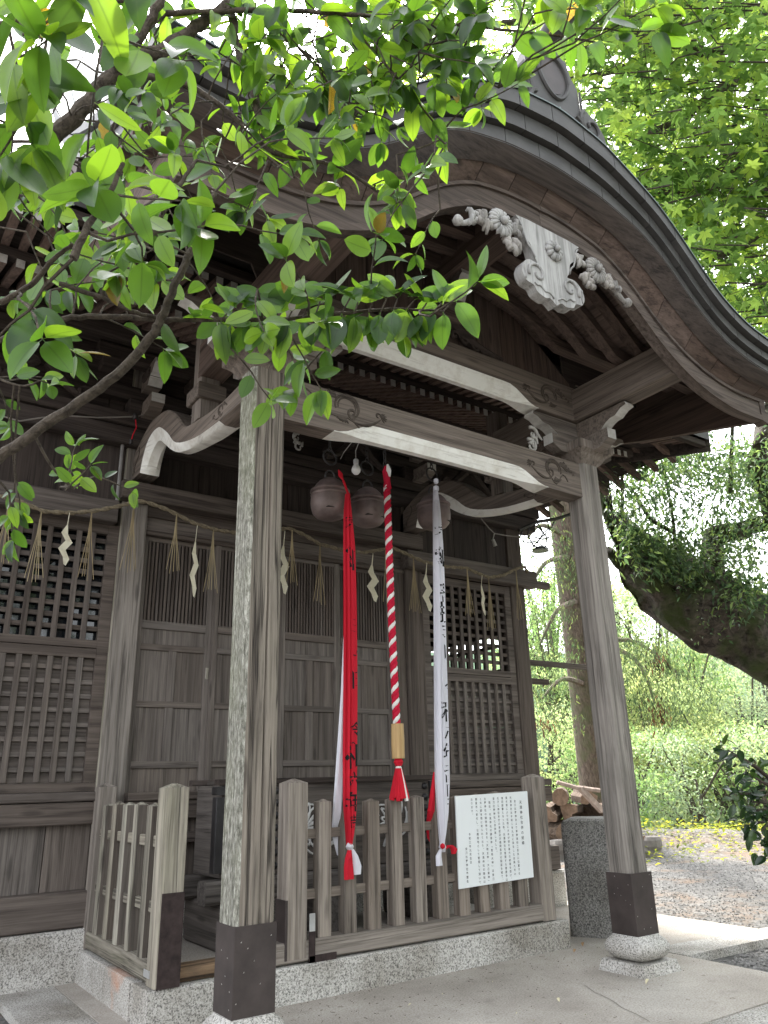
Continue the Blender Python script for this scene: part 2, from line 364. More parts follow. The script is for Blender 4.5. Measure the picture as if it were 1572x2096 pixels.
def Tf(t, y): f = Of(t); return max(f, min(f, 4.6)+rise(y)) if abs(t) < 2.0 else f+rise(y)

# ================================================================== SETTING
def sheet(name, poly, z, mat, kind='structure'):
    o = obj(name, M().add([(x, y, z) for x, y in poly], [tuple(range(len(poly)))]), mat); o['kind'] = kind; return o
g = M(); n = 70
def gz(x, y):
    d = x*.80+y*.60     # distance along the view to the right rear
    drop = max(0, d-14.2)
    return -.06 - min(26, .40*drop+.012*drop*drop) + (.05*noise.noise((x*.4, y*.4, 0)) if d > 9 else 0) + .32*math.exp(-((d-13.2)/1.2)**2)*(1 if x > 6 else .0)
xs = np.concatenate([np.linspace(-400, -12, 10), np.linspace(-10, 40, 70), np.linspace(46, 420, 12)])
ys = np.concatenate([np.linspace(-300, -14, 8), np.linspace(-12, 40, 70), np.linspace(46, 420, 12)])
vs = [(x, y, gz(x, y)) for y in ys for x in xs]; nx = len(xs)
fs = [(j*nx+i, j*nx+i+1, (j+1)*nx+i+1, (j+1)*nx+i) for j in range(len(ys)-1) for i in range(nx-1)]
o = obj('ground', M().add(vs, fs), GRAVEL, smooth=True); o['kind'] = 'structure'
# raised concrete paving, a slab with real thickness
def slab(name, poly, z0, z1, mat): o = obj(name, M().prism(poly, 'z', z0, z1), mat); o['kind'] = 'structure'; return o
slab('pavement', [(-.235, -.885), (3.05, -.885), (3.72, -.5), (3.742, .15), (3.742, 4.0), (-.235, 4.0)], -.3, 0, CONC)
slab('walkway', [(3.748, .50), (5.13, .40), (5.13, 3.2), (3.748, 3.2)], -.3, -.001, CONC)
slab('kerb', [(3.748, .155), (5.2, .085), (9.0, -.10), (9.0, .18), (5.2, .37), (3.748, .494)], -.3, .004, GRAN)
slab('pavement_edge', [(-3.5, -1.9), (2.2, -1.9), (3.6, -1.15), (3.72, -.52), (3.06, -.895), (-3.5, -.895)], -.3, -.004, GRAN)
slab('pavement_slab', [(-.61, -.88), (-.243, -.88), (-.243, 2.9), (-.61, 2.9)], -.3, -.003, GRAN)
slab('side_ground', [(-9, -.88), (-.615, -.88), (-.615, 3.1), (-9, 3.1)], -.3, -.10, CONC)
cr = [PZ(u, v, 0) for u, v in ((1196, 2017), (1217, 2032), (1234, 2039), (1255, 2050), (1272, 2063), (1305, 2078), (1330, 2092))]
cm_ = M()
for a, b in zip(cr, cr[1:]):
    d = (b-a).normalized().cross(Vector((0, 0, 1)))*.0022
    cm_.add([a-d+Vector((0, 0, .003)), a+d+Vector((0, 0, .003)), b+d+Vector((0, 0, .003)), b-d+Vector((0, 0, .003))], [(0, 1, 2, 3)])
o = obj('pavement_crack', cm_, plain('crack_dirt', (.14, .125, .108), .95)); o['kind'] = 'structure'
# pebbles: loose gravel, one object
pm = M()
def pebble(mb, c, r):
    k = [(1, 0, 0), (0, 1, 0), (-1, 0, 0), (0, -1, 0), (0, 0, .7), (0, 0, -.5)]
    a = rnd(0, 6.3); ca, sa = math.cos(a), math.sin(a); sx, sy = rnd(.6, 1.3), rnd(.6, 1.1)
    mb.add([(c[0]+r*(x*sx*ca-y*sy*sa), c[1]+r*(x*sx*sa+y*sy*ca), c[2]+r*z*rnd(.7, 1.2)) for x, y, z in k], [(0, 1, 4), (1, 2, 4), (2, 3, 4), (3, 0, 4), (1, 0, 5), (2, 1, 5), (3, 2, 5), (0, 3, 5)])
for i in range(2600):
    x = rnd(3.78, 6.2); y = rnd(-1.3, .07); pebble(pm, (x, y, -.06+rnd(-.005, .012)), rnd(.008, .024))
for i in range(15000):
    t = random.random()**1.4; x = 5.2+t*7; y = rnd(-.6, 6+t*4)
    if (x*.8+y*.6) > 13.5: continue
    pebble(pm, (x, y, gz(x, y)+rnd(-.005, .01)), rnd(.007, .017))
gm = plain('pebble_stone', (.21, .204, .195), .85, .3, 0, .5, 9)
o = obj('gravel', pm, gm); o['kind'] = 'stuff'
# far wooded hills beyond the valley
hm = M(); hs = []
for i in range(60):
    a = math.radians(-40+i*2.6); R = 330; h = 46+26*noise.noise((i*.11, 3, 0))+10*noise.noise((i*.5, 1, 0))
    hs.append([(R*math.sin(a), R*math.cos(a), -40), (R*1.02*math.sin(a), R*1.02*math.cos(a), h*.5), (R*1.15*math.sin(a), R*1.15*math.cos(a), h+8), (R*1.5*math.sin(a), R*1.5*math.cos(a), -40)])
o = obj('hills', hm.loft(hs, False, False), plain('far_forest', (.10, .16, .10), .9, .1, 0, .3, .05), smooth=True); o['kind'] = 'structure'

# ================================================================== SHRINE
SH = thing('shrine', 'weathered dark timber shrine hall with a curved gable porch roof', 'shrine', (0, 0, 0))
def S(name, mb, mat, **k): return obj(name, mb, mat, SH, **k)
def SB(name, mat, *d, c=.004, **k): return obj(name, M().box(*d, c=c), mat, SH, **k)

# --- porch posts, each with a sheet metal sleeve, a rounded stone and a plinth
def weathered_post(x0, x1, y0, y1, z0, z1, c, grooves, seed, amp=.0022, n=110):
    """squared post with worn edges and long drying splits: grooves are (place across the front, width, depth, z range)"""
    secs = []; 
    for i in range(n+1):
        z = z0+(z1-z0)*i/n; q = []
        cc = c*(1+.25*noise.noise((seed, z*1.3, 0)))
        us = sorted(set([0, 1]+[k/14 for k in range(15)]+[u+d*w for u, w, dp, a, b in grooves for d in (-1, -.35, 0, .35, 1)]))
        for u in us:
            x = x0+cc+(x1-x0-2*cc)*u; dep = 0
            for gu, w, dp, a, b in grooves:
                gs = gu+.03*noise.noise((seed+gu*9, z*.8, 1)); d = abs(u-gs)/w
                f = min(1, max(0, (z-a)/.25), max(0, (b-z)/.25)) if a < z < b else 0
                if d < 1: dep = max(dep, dp*(1-d)**1.4*f*(.75+.35*noise.noise((seed, z*3, gu))))
            q.append((x, y0+dep, z))
        q += [(x1, y0+cc, z), (x1, (y0+y1)/2, z), (x1, y1-cc, z), (x1-cc, y1, z), (x0+cc, y1, z), (x0, y1-cc, z)]
        q += [(x0, y1-cc-(y1-y0-2*cc)*k/6, z) for k in range(1, 7)]
        secs.append([(x+amp*noise.noise((x*40+seed, y*40, z*5))+amp*.8*noise.noise((x*9, y*9+seed, z*1.5)), y+amp*noise.noise((x*40, y*40+seed, z*5))+amp*.8*noise.noise((x*9+seed, y*9, z*1.5)), z) for x, y, z in q])
    nq = len(secs[0])
    return M().loft(secs, True, True, 0, lambda i, j: 1 if j >= nq-7 else 0)
def porch_post(x0, mat, left):
    gr = [(.62, .050, .026, .5, 3.75), (.20, .03, .006, .6, 3.6), (.38, .03, .006, .8, 2.2), (.84, .03, .008, .55, 1.6)] if left else [(.30, .10, .008, .6, 3.7), (.74, .07, .016, .6, 2.9), (.52, .05, .006, 1.0, 3.2)]
    p = S('porch_post', weathered_post(x0-.001, x0+.222, .000, .210, .55, 3.82, .030 if not left else .022, gr, 3 if left else 8), [mat, lichen('z') if left else mat])
    sl = M().box(x0-.006, x0+.227, -.008, .218, .232, .63, c=.002)
    s = obj('metal_sleeve', sl, SLEEVE, p)
    nm = M()
    for i in range(13):
        z = rnd(.25, .61)
        if random.random() < .5: nm.box(x0+rnd(.02, .2), 0, -.0105, -.008, z, z+.004, c=0) if False else nm.prism([(x0+.01+.2*((i*7) % 11)/11, z), (x0+.016+.2*((i*7) % 11)/11, z), (x0+.016+.2*((i*7) % 11)/11, z+.006)], 'y', -.0105, -.0075)
        else: nm.prism([(.02+.17*((i*5) % 9)/9, z), (.026+.17*((i*5) % 9)/9, z), (.026+.17*((i*5) % 9)/9, z+.006)], 'x', x0-.0085, x0-.0055)
    obj('rivet', nm, plain('nail_head', (.45, .43, .40), .4, .5, .8), p, kind='stuff')
    cx, cy = x0+.1115, .105
    secs = []
    for z, hw, rr in ((.075, .09, .5), (.082, .135, .4), (.10, .165, .35), (.135, .186, .32), (.165, .186, .30), (.195, .168, .3), (.215, .142, .3), (.232, .128, .3)):
        q = []
        for j in range(24):
            a = 2*math.pi*j/24; c, s_ = math.cos(a), math.sin(a); e = 2/4.2
            q.append((cx+hw*math.copysign(abs(c)**e, c), cy+hw*math.copysign(abs(s_)**e, s_), z))
        secs.append(q)
    obj('base_stone', M().loft(secs), GRAN, p, smooth=True)
    m = M(); b, t = .205, .180
    m.loft([[(cx-b, cy-b, -.02), (cx+b, cy-b, -.02), (cx+b, cy+b, -.02), (cx-b, cy+b, -.02)], [(cx-t, cy-t, .072), (cx+t, cy-t, .072), (cx+t, cy+t, .072), (cx-t, cy+t, .072)]])
    obj('plinth_stone', m, GRAN, p)
    return p
porch_post(0.0, w_post('z'), True)
porch_post(3.022, w_post2('z'), False)

# --- rainbow beams (front tie beams with painted hollow underside and carved scrolls)
def rainbow_beam(y0, y1, zb, zt, x0, x1, wx0, wx1, zf, dz, nm):
    secs = []; xs_ = list(np.linspace(x0, wx0, 3))+[wx0+.04+.34*(i/5)**1 for i in range(6)]+list(np.linspace(wx0+.46, wx1-.46, 7))+[wx1-.38+.34*(i/5) for i in range(6)]+list(np.linspace(wx1, x1, 3))
    for x in xs_:
        w_ = min(1, max(0, min(x-wx0, wx1-x)/.34)); w_ = w_*w_*(3-2*w_)
        arch = .022*math.sin(math.pi*(x-x0)/(x1-x0))
        f_ = zb+arch*.3+(zf-zb)*w_; b_ = zb+arch+dz*w_
        c_ = .055*w_
        secs.append([(x, y1, zt+arch*.4), (x, y0+.008, zt+arch*.4), (x, y0, zt-.008+arch*.4), (x, y0, max(f_, b_+.002)), (x, y0+c_*.30, b_+(f_-b_)*.62), (x, y0+c_*.34+.004*w_, b_+(f_-b_)*.55), (x, y0+c_+.001, b_), (x, y1-c_, b_), (x, y1, max(f_, b_+.002))])
    def mf(i, j): return 1 if wx0-.001 <= xs_[i] < wx1-.001 and j in (3, 4, 5, 6, 7) else 0
    return S(nm, M().loft(secs, True, True, 0, mf), [w_beam('x'), WHITE])
def scroll(mb, c, s, ax, flip=1, depth=.0, r=.0105):
    """a carved wave scroll on a vertical face; ax maps (u, w) to world"""
    def P(u, w): return ax(c[0]+flip*u*s, c[1]+w*s)
    def stroke(pts, r0, r1, n=5): mb.tube([P(*p) for p in pts], [r*(r0+(r1-r0)*abs(2*k/(len(pts)-1)-1)) for k in range(len(pts))], n)
    L_ = lambda n: np.linspace(0, 1, n)
    stroke([(.40*math.cos(3.5-4.6*t), .36*math.sin(3.5-4.6*t)+.02) for t in L_(20)], 1.5, .5)
    stroke([(.30*math.cos(3.4-4.3*t), .27*math.sin(3.4-4.3*t)+.03) for t in L_(18)], .7, .3)
    stroke([(.20+.20*(1-.8*t)*math.cos(-1.2-6*t), -.14+.20*(1-.8*t)*math.sin(-1.2-6*t)) for t in L_(16)], 1.1, .4)
    stroke([(.18+1.0*t, -.38-.10*math.sin(3.0*t)+.30*t*t) for t in L_(14)], 1.3, .4)
    stroke([(1.10+.13*(1-.8*t)*math.cos(-.5+5.5*t), .0+.13*(1-.8*t)*math.sin(-.5+5.5*t)) for t in L_(12)], .9, .3)
    for q in range(6):
        a = 2.0+.33*q; stroke([(-.36+.30*t*math.cos(a)*(1+.1*q), .22+.24*t*math.sin(a)+.05*math.sin(4*t)) for t in L_(6)], .8, .3, 4)
        a = 3.5+.30*q; stroke([(-.05+.38*t*math.cos(a), -.28+.26*t*math.sin(a)-.05*math.sin(4*t)) for t in L_(6)], .8, .3, 4)
    for q in range(5):
        a = -.9+.42*q; stroke([(1.16+.26*t*math.cos(a), .02+.20*t*math.sin(a)+.03*math.sin(5*t)) for t in L_(6)], .7, .25, 4)
        stroke([(-.55-.12*q-.10*t, .34-.10*q+.10*math.sin(3*t)) for t in L_(5)], .6, .3, 4)
rb = rainbow_beam(.030, .190, 3.495, 3.802, .205, 3.035, .60, 2.62, 3.615, .012, 'rainbow_beam')
m = M(); scroll(m, (.70, 3.70), .235, lambda u, w: (u, .028, w)); scroll(m, (2.70, 3.675), .215, lambda u, w: (u, .028, w), -1)
m.tube([(.30+.5*t, .028, 3.76-.20*t+.03*math.sin(9*t)) for t in np.linspace(0, 1, 12)], .006, 4)
m.tube([(2.86-.25*t, .028, 3.60+.05*math.sin(8*t)) for t in np.linspace(0, 1, 10)], .006, 4)
obj('carved_scroll', m, wood('carved_groove', 'x', (.045, .036, .03), (.105, .088, .074)), rb, kind='stuff')
ub = rainbow_beam(.030, .185, 4.20, 4.535, .11, 3.125, .42, 2.60, 4.35, .012, 'rainbow_beam')
m = M(); scroll(m, (2.74, 4.37), .22, lambda u, w: (u, .028, w), -1); scroll(m, (.50, 4.37), .2, lambda u, w: (u, .028, w))
obj('carved_scroll', m, wood('carved_groove', 'x', (.045, .036, .03), (.105, .088, .074)), ub, kind='stuff')
# tie beam nosing pegs
obj('mortise', M().box(.0045, .02, .05, .075, 3.58, 3.73, c=0), BLACK, SH)

# --- shrimp-shaped tie beams (S curve) from the posts back to the hall
def shrimp_beam(xa, xb):
    T_ = [(2.68, 3.90), (2.69, 4.08), (2.46, 4.215), (2.16, 4.306), (1.92, 4.285), (1.72, 4.235), (1.50, 4.09), (1.29, 3.912), (1.05, 3.858), (.60, 3.80), (.19, 3.805)]
    BL = [(2.36, 3.895), (2.31, 4.02), (2.22, 4.13), (2.09, 4.175), (1.95, 4.165), (1.85, 4.12), (1.68, 4.005), (1.46, 3.835), (1.05, 3.715), (.60, 3.665), (.19, 3.652)]
    BR = [(2.34, 3.885), (2.275, 3.98), (2.19, 4.055), (2.08, 4.09), (1.98, 4.065), (1.86, 3.985), (1.68, 3.865), (1.46, 3.765), (1.05, 3.68), (.6, 3.64), (.19, 3.632)]
    def dens(L):
        P = [Vector((0, *p)) for p in L]; out = []
        for i in range(len(P)-1):
            p0, p1, p2, p3 = P[max(0, i-1)], P[i], P[i+1], P[min(len(P)-1, i+2)]
            for k in range(4):
                t = k/4; out.append(.5*((2*p1)+(p2-p0)*t+(2*p0-5*p1+4*p2-p3)*t*t+(3*p1-p0-3*p2+p3)*t**3))
        return [(q.y, q.z) for q in out+[P[-1]]]
    T_, BL, BR = dens(T_), dens(BL), dens(BR); secs = []
    c = .045; d = .012
    for t, l, r in zip(T_, BL, BR):
        mid = (l[0]*.45+r[0]*.55, l[1]*.45+r[1]*.55)
        secs.append([(xa+d, t[0], t[1]), (xa, t[0]*.93+l[0]*.07, t[1]*.93+l[1]*.07), (xa, *l), (xa+c*.55, *mid), (xa+c, *r), (xb-c, *r), (xb-c*.55, *mid), (xb, *l), (xb, t[0]*.93+l[0]*.07, t[1]*.93+l[1]*.07), (xb-d, t[0], t[1])])
    o = S('shrimp_beam', M().loft(secs, True, True, 0, lambda i, j: 1 if j in (2, 3, 4, 5, 6) and i < 36 else 0), [w_beam('y'), WHITE], smooth=True)
    m = M(); x = xa-.001
    scroll(m, (.58, 3.735), .10, lambda u, w: (x, u, w), 1, r=.005)
    m.tube([(x, 2.52-.10*t+.03*math.sin(7*t), 3.95+.22*t) for t in np.linspace(0, 1, 9)], .006, 4)
    obj('carved_scroll', m, wood('carved_groove', 'x', (.045, .036, .03), (.105, .088, .074)), o, kind='stuff')
shrimp_beam(.02, .19); shrimp_beam(3.045, 3.215)

# --- struts and dark beam over the shrimp beams
for x in (.02, 3.05):
    SB('strut', w_beam('z'), x, x+.16, 1.0, 1.16, 3.86, 4.72, c=.012)
    SB('collar_block', w_beam('x'), x-.03, x+.19, .96, 1.20, 4.02, 4.14, c=.01)
SB('cross_beam', w_dark('x'), .19, 3.05, 1.03, 1.16, 4.06, 4.36, c=.01)

# --- bracket clusters on the porch posts
def nose(parent, p, d, L, h, w, kind):
    """a white-faced bracket nose projecting from p along d (unit x or y)"""
    m = M(); d = Vector(d); s = Vector((0, 0, 1)).cross(d); p = Vector(p)
    prof = [(0, 0), (L*.72, 0), (L, h*.38), (L, h), (0, h)] if kind == 0 else [(0, 0), (L*.50, 0), (L*.62, h*.30), (L*.70, h*.42), (L*.80, h*.45), (L*.92, h*.72), (L*1.02, h*.80), (L, h), (0, h)]
    secs = [[p+d*a+Vector((0, 0, b))+s*q for a, b in prof] for q in (-w/2, w/2)]
    n_ = len(prof); first = 2 if kind == 0 else 1
    m.loft(secs, True, True, 0, lambda i, j: 1 if (kind == 0 and j == 2) or (kind and 1 <= j <= 6) else 0)
    return obj('bracket_nose', m, [w_beam('x'), WHITE_W], parent)
def bracket(cx, cy, z):
    m = M(); a, b = .105, .205
    m.loft([[(cx-a, cy-a, z), (cx+a, cy-a, z), (cx+a, cy+a, z), (cx-a, cy+a, z)], [(cx-b*.8, cy-b*.8, z+.07), (cx+b*.8, cy-b*.8, z+.07), (cx+b*.8, cy+b*.8, z+.07), (cx-b*.8, cy+b*.8, z+.07)], [(cx-b, cy-b, z+.10), (cx+b, cy-b, z+.10), (cx+b, cy+b, z+.10), (cx-b, cy+b, z+.10)], [(cx-b, cy-b, z+.17), (cx+b, cy-b, z+.17), (cx+b, cy+b, z+.17), (cx-b, cy+b, z+.17)]])
    o = S('bracket_block', m, w_beam('z'))
    for d in ((1, 0, 0), (-1, 0, 0), (0, -1, 0), (0, 1, 0)):
        nose(o, (cx+d[0]*.03, cy+d[1]*.03, z+.09), d, .34, .145, .105, 0)
        nose(o, (cx+d[0]*.03, cy+d[1]*.03, z+.235), d, .54, .155, .105, 1)
    return o
bracket(3.128, .105, 3.80); bracket(.108, .105, 3.80)
# white carved sprays beside the bracket
def spray(x, y, z, s, flip, mat=WHITE_W):
    m = M()
    for k in range(2):
        sp = [(.5*(1-.75*t)*math.cos(6*t+1), .5*(1-.75*t)*math.sin(6*t+1)-k*.9) for t in np.linspace(0, 1, 16)]
        m.tube([(x+flip*s*(a+k*.25), y, z+s*b) for a, b in sp], [s*.13*(1-.5*t) for t in np.linspace(0, 1, 16)], 6)
    for k in range(5):
        a = rnd(0, 6); m.tube([(x+flip*s*(.5*math.cos(a)*t+.2*k-.3), y-.01, z+s*(.5*math.sin(a)*t-.2*k)) for t in np.linspace(0, 1, 5)], [s*.12*(1-.8*t)+.003 for t in np.linspace(0, 1, 5)], 5)
    return S('carved_spray', m, mat, smooth=True)
spray(2.62, .14, 4.02, .13, -1, WHITE_W)

# --- purlins of the gable, ridge purlin, tie beams running back
for x in (.015, 3.032):
    SB('purlin', w_beam('y') if x > 1 else w_roof('y'), x, x+.195, -.955, 1.05, 4.205, 4.50, c=.008)
SB('ridge_purlin', w_roof('y'), XC-.11, XC+.11, -.95, .10, 4.985, 5.21, c=.01)
rn = SB('purlin_block', w_roof('x'), XC-.16, XC+.16, -.02, .10, 4.72, 4.985, c=.02)
nose(rn, (XC, -.02, 4.80), (0, -1, 0), .26, .19, .13, 1)
# dark gable wall planks over the upper beam
k = 11
for i in range(k):
    a = XC-1.50+3.0*i/k; b = XC-1.50+3.0*(i+1)/k-.006
    q = [(a, 4.535)]+[(b, 4.535)]+[(b-(b-a)*t, Ff(b-(b-a)*t-XC)+.02) for t in (0, .5, 1)]
    S('gable_plank', M().prism(q, 'y', .105, .128), w_roof('z'))
# dark carved frog-leg strut in the middle of the gable
m = M()
for sgn in (-1, 1):
    m.tube([(XC+sgn*(.08+.55*t), .07, 4.56+.22*math.exp(-2.2*t)*(1-t*.6)) for t in np.linspace(0, 1, 10)], [.06*(1-.5*t) for t in np.linspace(0, 1, 10)], 6)
    for q in range(5):
        cx = XC+sgn*(.12+.11*q); m.tube([(cx+.06*(1-t)*math.cos(6*t+q), .05, 4.63-.02*q+.06*(1-t)*math.sin(6*t+q)) for t in np.linspace(0, 1, 10)], .016, 5)
S('frog_leg_strut', m, w_dark('x'), smooth=True)

# --- karahafu: curved rafters, soffit, bargeboards, layered copper edge, roof
def ribbon(t0, t1, lo, hi, y0, y1, n=10):
    secs = []
    for i in range(n+1):
        t = t0+(t1-t0)*i/n; x = XC+t
        secs.append([(x, y0, lo(t)), (x, y1, lo(t)), (x, y1, hi(t)), (x, y0, hi(t))])
    return M().loft(secs)
TT = 2.67
for yr in (-.86, -.66, -.46, -.26, -.06):
    for s in (-1, 1):
        S('curved_rafter', ribbon(s*.10, s*TT, lambda t: Uf(t, yr)-.105, lambda t: Uf(t, yr)-.012, yr-.042, yr+.042, 26), w_roof('x'), smooth=True)
# under-roof boards as one curved lining
ysl = [-1.12, -.8, -.4, 0, .3, .8, 1.4, 2.0, 2.6, 3.0]; tl = np.linspace(-TT, TT, 71)
m = M(); m.loft([[(XC+t, y, Uf(t, y)) for t in tl] for y in ysl], False, False)
S('roof_lining', m, w_roof('y'), smooth=True)
# soffit boards sloping up from the bargeboard to the copper edge
def slope_strip(t0, t1, n, pts):
    """pts(t) -> closed section [(y, z)...]"""
    return M().loft([[(XC+t0+(t1-t0)*i/n, y, z) for y, z in pts(t0+(t1-t0)*i/n)] for i in range(n+1)])
def Sb(t): return Bf(t)+.205
def Sm(t): return Sb(t)+(Ff(t)-Sb(t))*.50
nS = 18
for i in range(nS):
    a = -TT+2*TT*i/nS+.003; b = -TT+2*TT*(i+1)/nS-.003
    S('soffit_board', slope_strip(a, b, 5, lambda t: [(-1.035, Sb(t)-.012), (-1.150, Sm(t)-.006), (-1.150, Sm(t)+.012), (-1.035, Sb(t)+.012)]), w_roof('x'))
S('eave_batten', slope_strip(-TT, TT, 70, lambda t: [(-1.148, Sm(t)-.022), (-1.215, Ff(t)-.035), (-1.238, Ff(t)+.015), (-1.148, Sm(t)+.03)]), w_dark('x'), smooth=True)
# bargeboards: one per side, stepped moulding and curled tip
for s in (-1, 1):
    def lo(t): return Bf(t)-.012*math.exp(-(t/.06)**2)
    bb = S('bargeboard', ribbon(s*.0015, s*2.46, lo, lambda t: Sb(t), -1.04, -.965, 52), w_barge('x'), smooth=True)
    obj('moulding', ribbon(s*.002, s*2.47, lambda t: lo(t)+.165, lambda t: Sb(t)-.012, -1.058, -1.0405, 52), w_barge('x'), bb, smooth=True)
    obj('moulding', ribbon(s*.002, s*2.46, lambda t: lo(t)-.004, lambda t: lo(t)+.045, -1.054, -1.0405, 52), w_barge('x'), bb, smooth=True)
    m = M(); x = XC+s*2.46
    m.prism([(x, Bf(2.46)-.004), (x+s*.07, Bf(2.5)-.02), (x+s*.11, Bf(2.5)+.03), (x+s*.10, Bf(2.5)+.09), (x+s*.06, Bf(2.5)+.10), (x+s*.075, Bf(2.5)+.16), (x+s*.10, Sb(2.5)), (x, Sb(2.46))], 'y', -1.05, -.965)
    obj('curled_tip', m, w_barge('x'), bb)
# layered copper edge: three courses of folded sheets
for c_, (y0, off) in enumerate(((-1.235, 0), (-1.275, .5), (-1.32, .25))):
    nseg = 17; L = 2*TT/nseg
    for i in range(-1, nseg+1):
        a = -TT+(i+off)*L; b = a+L-.006; a = max(a, -TT); b = min(b, TT)
        if b-a < .03: continue
        f0, f1 = c_/3, (c_+1)/3
        lo = lambda t, f0=f0: Ff(t)+(Of(t)-Ff(t))*f0+.004
        hi = lambda t, f1=f1: Ff(t)+(Of(t)-Ff(t))*f1-.010
        S('eave_sheet', ribbon(a, b, lo, hi, y0, y0+.10, 6), COPPER)
# verge boards under the two side edges of the porch roof
for s in (-1, 1):
    secs = []
    for y in np.linspace(-.96, 2.4, 16):
        zb = 4.055+.23*(y+.95)+.10*max(0, y)**2; x = XC+s*2.47
        secs.append([(x, y, zb), (x+s*.055, y, zb), (x+s*.055, y, Uf(2.5, y)+.03), (x, y, Uf(2.5, y)+.03)])
    S('verge_board', M().loft(secs), w_roof('y'), smooth=True)
# verges at the two sides, running up and back, in three layers
for s in (-1, 1):
    for c_ in range(3):
        secs = []
        for y in np.linspace(-1.25, 3.2, 14):
            z0 = Ff(TT)+rise(y)+(.27*c_/3); x = XC+s*(TT+.012+.03*c_)
            secs.append([(x-s*.12, y, z0), (x, y, z0), (x, y, z0+.08), (x-s*.12, y, z0+.08)])
        S('verge_sheet', M().loft(secs), COPPER)
tl = np.linspace(-TT-.06, TT+.06, 81); m = M()
yt = [-1.33, -1.1, -.8, -.4, 0, .4, .8, 1.2, 1.6, 2.0, 2.6, 3.2, 3.8]
m.loft([[(XC+t, y, Tf(t, y)+.004) for t in tl] for y in yt], False, False)
m.loft([[(XC+t, -1.33, Tf(t, -1.33)+.004) for t in tl], [(XC+t, -1.33, Tf(t, -1.33)-.008) for t in tl]], False, False)
S('porch_roof', m, COPPER_T, smooth=True)
# standing seams on the porch roof
for i in range(11):
    t = -2.5+i*.5
    S('roof_seam', M().tube([(XC+t, y, Tf(t, y)+.008) for y in yt], .010, 6), COPPER_T)
# ridge-end ornament
yo = -1.30; m = M()
out = [(-.66, 5.52), (-.60, 5.60), (-.52, 5.60), (-.50, 5.72), (-.43, 5.82), (-.33, 5.86), (-.26, 5.82), (-.255, 6.02), (-.20, 6.10), (-.17, 6.22), (-.10, 6.30), (0, 6.33)]
pl = out+[(-a, b) for a, b in out[::-1][1:]]
pl = [(XC+a, b) for a, b in pl]; base = [(XC+t, Of(t)+.004) for t in np.linspace(.66, -.66, 15)]
on = S('ridge_ornament', M().prism(pl+base, 'y', yo, yo+.16), COPPER)
m = M()
ring = [(XC+.155*math.cos(a)*(1-.25*max(0, -math.sin(a))), 5.99+.20*math.sin(a)) for a in np.linspace(0, 2*math.pi, 25)]
m.tube([(a, yo-.006, b) for a, b in ring], .016, 6, caps=False)
for s in (-1, 1):
    m.tube([(XC+s*(.36+.13*(1-.8*t)*math.cos(7.5*t+2.2)), yo-.006, 5.72+.13*(1-.8*t)*math.sin(7.5*t+2.2)) for t in np.linspace(0, 1, 24)], [.020-.010*t for t in np.linspace(0, 1, 24)], 6)
    m.tube([(XC+s*.27, yo-.004, 5.62+.38*t) for t in np.linspace(0, 1, 4)], .010, 6)
    m.tube([(XC+s*(.20+.05*t), yo-.004, 5.74-.03*t) for t in np.linspace(0, 1, 4)], .018, 6)
obj('relief', m, COPPER, on, smooth=True)
obj('recessed_shield', M().prism([(XC+.8*(a-XC), 5.99+.8*(b-5.99)) for a, b in ring[:-1]], 'y', yo-.004, yo+.01), SLEEVE, on)
tb = M(); tb.tube([(XC, -1.10, 6.28), (XC, -1.32, 6.36), (XC, -1.56, 6.47)], [.085, .085, .09], 16)
obj('ridge_end_tube', tb, COPPER, on, smooth=True)
S('roof_ridge', M().loft([[(XC-.16, y, 5.60), (XC+.16, y, 5.60), (XC+.14, y, 6.0), (XC+.06, y, 6.08), (XC-.06, y, 6.08), (XC-.14, y, 6.0)] for y in (yo+.16, 1.2, 3.0)]), COPPER)

# --- carved pendant under the gable
yg = -1.10
body = [(1.315, 4.79), (1.36, 4.74), (1.37, 4.66), (1.43, 4.60), (1.45, 4.52), (1.475, 4.475), (1.40, 4.475), (1.345, 4.43), (1.325, 4.36), (1.355, 4.30), (1.42, 4.285), (1.45, 4.245), (1.52, 4.225), (1.565, 4.235), (1.6175, 4.20)]
def catmull(P, n_=5):
    P = [Vector((a, b, 0)) for a, b in P]; out = []
    for k in range(len(P)-1):
        a, b, c, d = P[max(0, k-1)], P[k], P[k+1], P[min(len(P)-1, k+2)]
        for j in range(n_): t = j/n_; q = .5*((2*b)+(c-a)*t+(2*a-5*b+4*c-d)*t*t+(3*b-a-3*c+d)*t**3); out.append((q.x, q.y))
    return out+[(P[-1].x, P[-1].y)]
body = catmull(body)
poly = body+[(2*XC-a, b) for a, b in body[::-1][1:]]
gp = S('pendant_carving', M().prism(poly+[(XC+.2, 4.80), (XC-.2, 4.80)], 'y', yg, yg+.075), CARVE)
m = M()
for s in (-1, 1):
    m.tube([(XC+s*(.155+.085*(1-.8*t)*math.cos(6.8*t-.4)), yg-.003, 4.385+.085*(1-.8*t)*math.sin(6.8*t-.4)) for t in np.linspace(0, 1, 18)], [.012-.004*t for t in np.linspace(0, 1, 18)], 6)
    m.tube([(XC+s*(.285-.12*t), yg-.003, 4.76-.26*t+.02*math.sin(9*t)) for t in np.linspace(0, 1, 10)], .007, 5)
    m.tube([(XC+s*(.02+.17*t), yg-.003, 4.245+.05*t+.02*abs(math.sin(7*t))) for t in np.linspace(0, 1, 16)], .006, 5)
    m.tube([(XC+s*(.268-.005*math.sin(6*t)), yg-.003, 4.31+.11*t) for t in np.linspace(0, 1, 8)], .006, 5)
obj('carved_line', m, CARVE, gp, smooth=True)
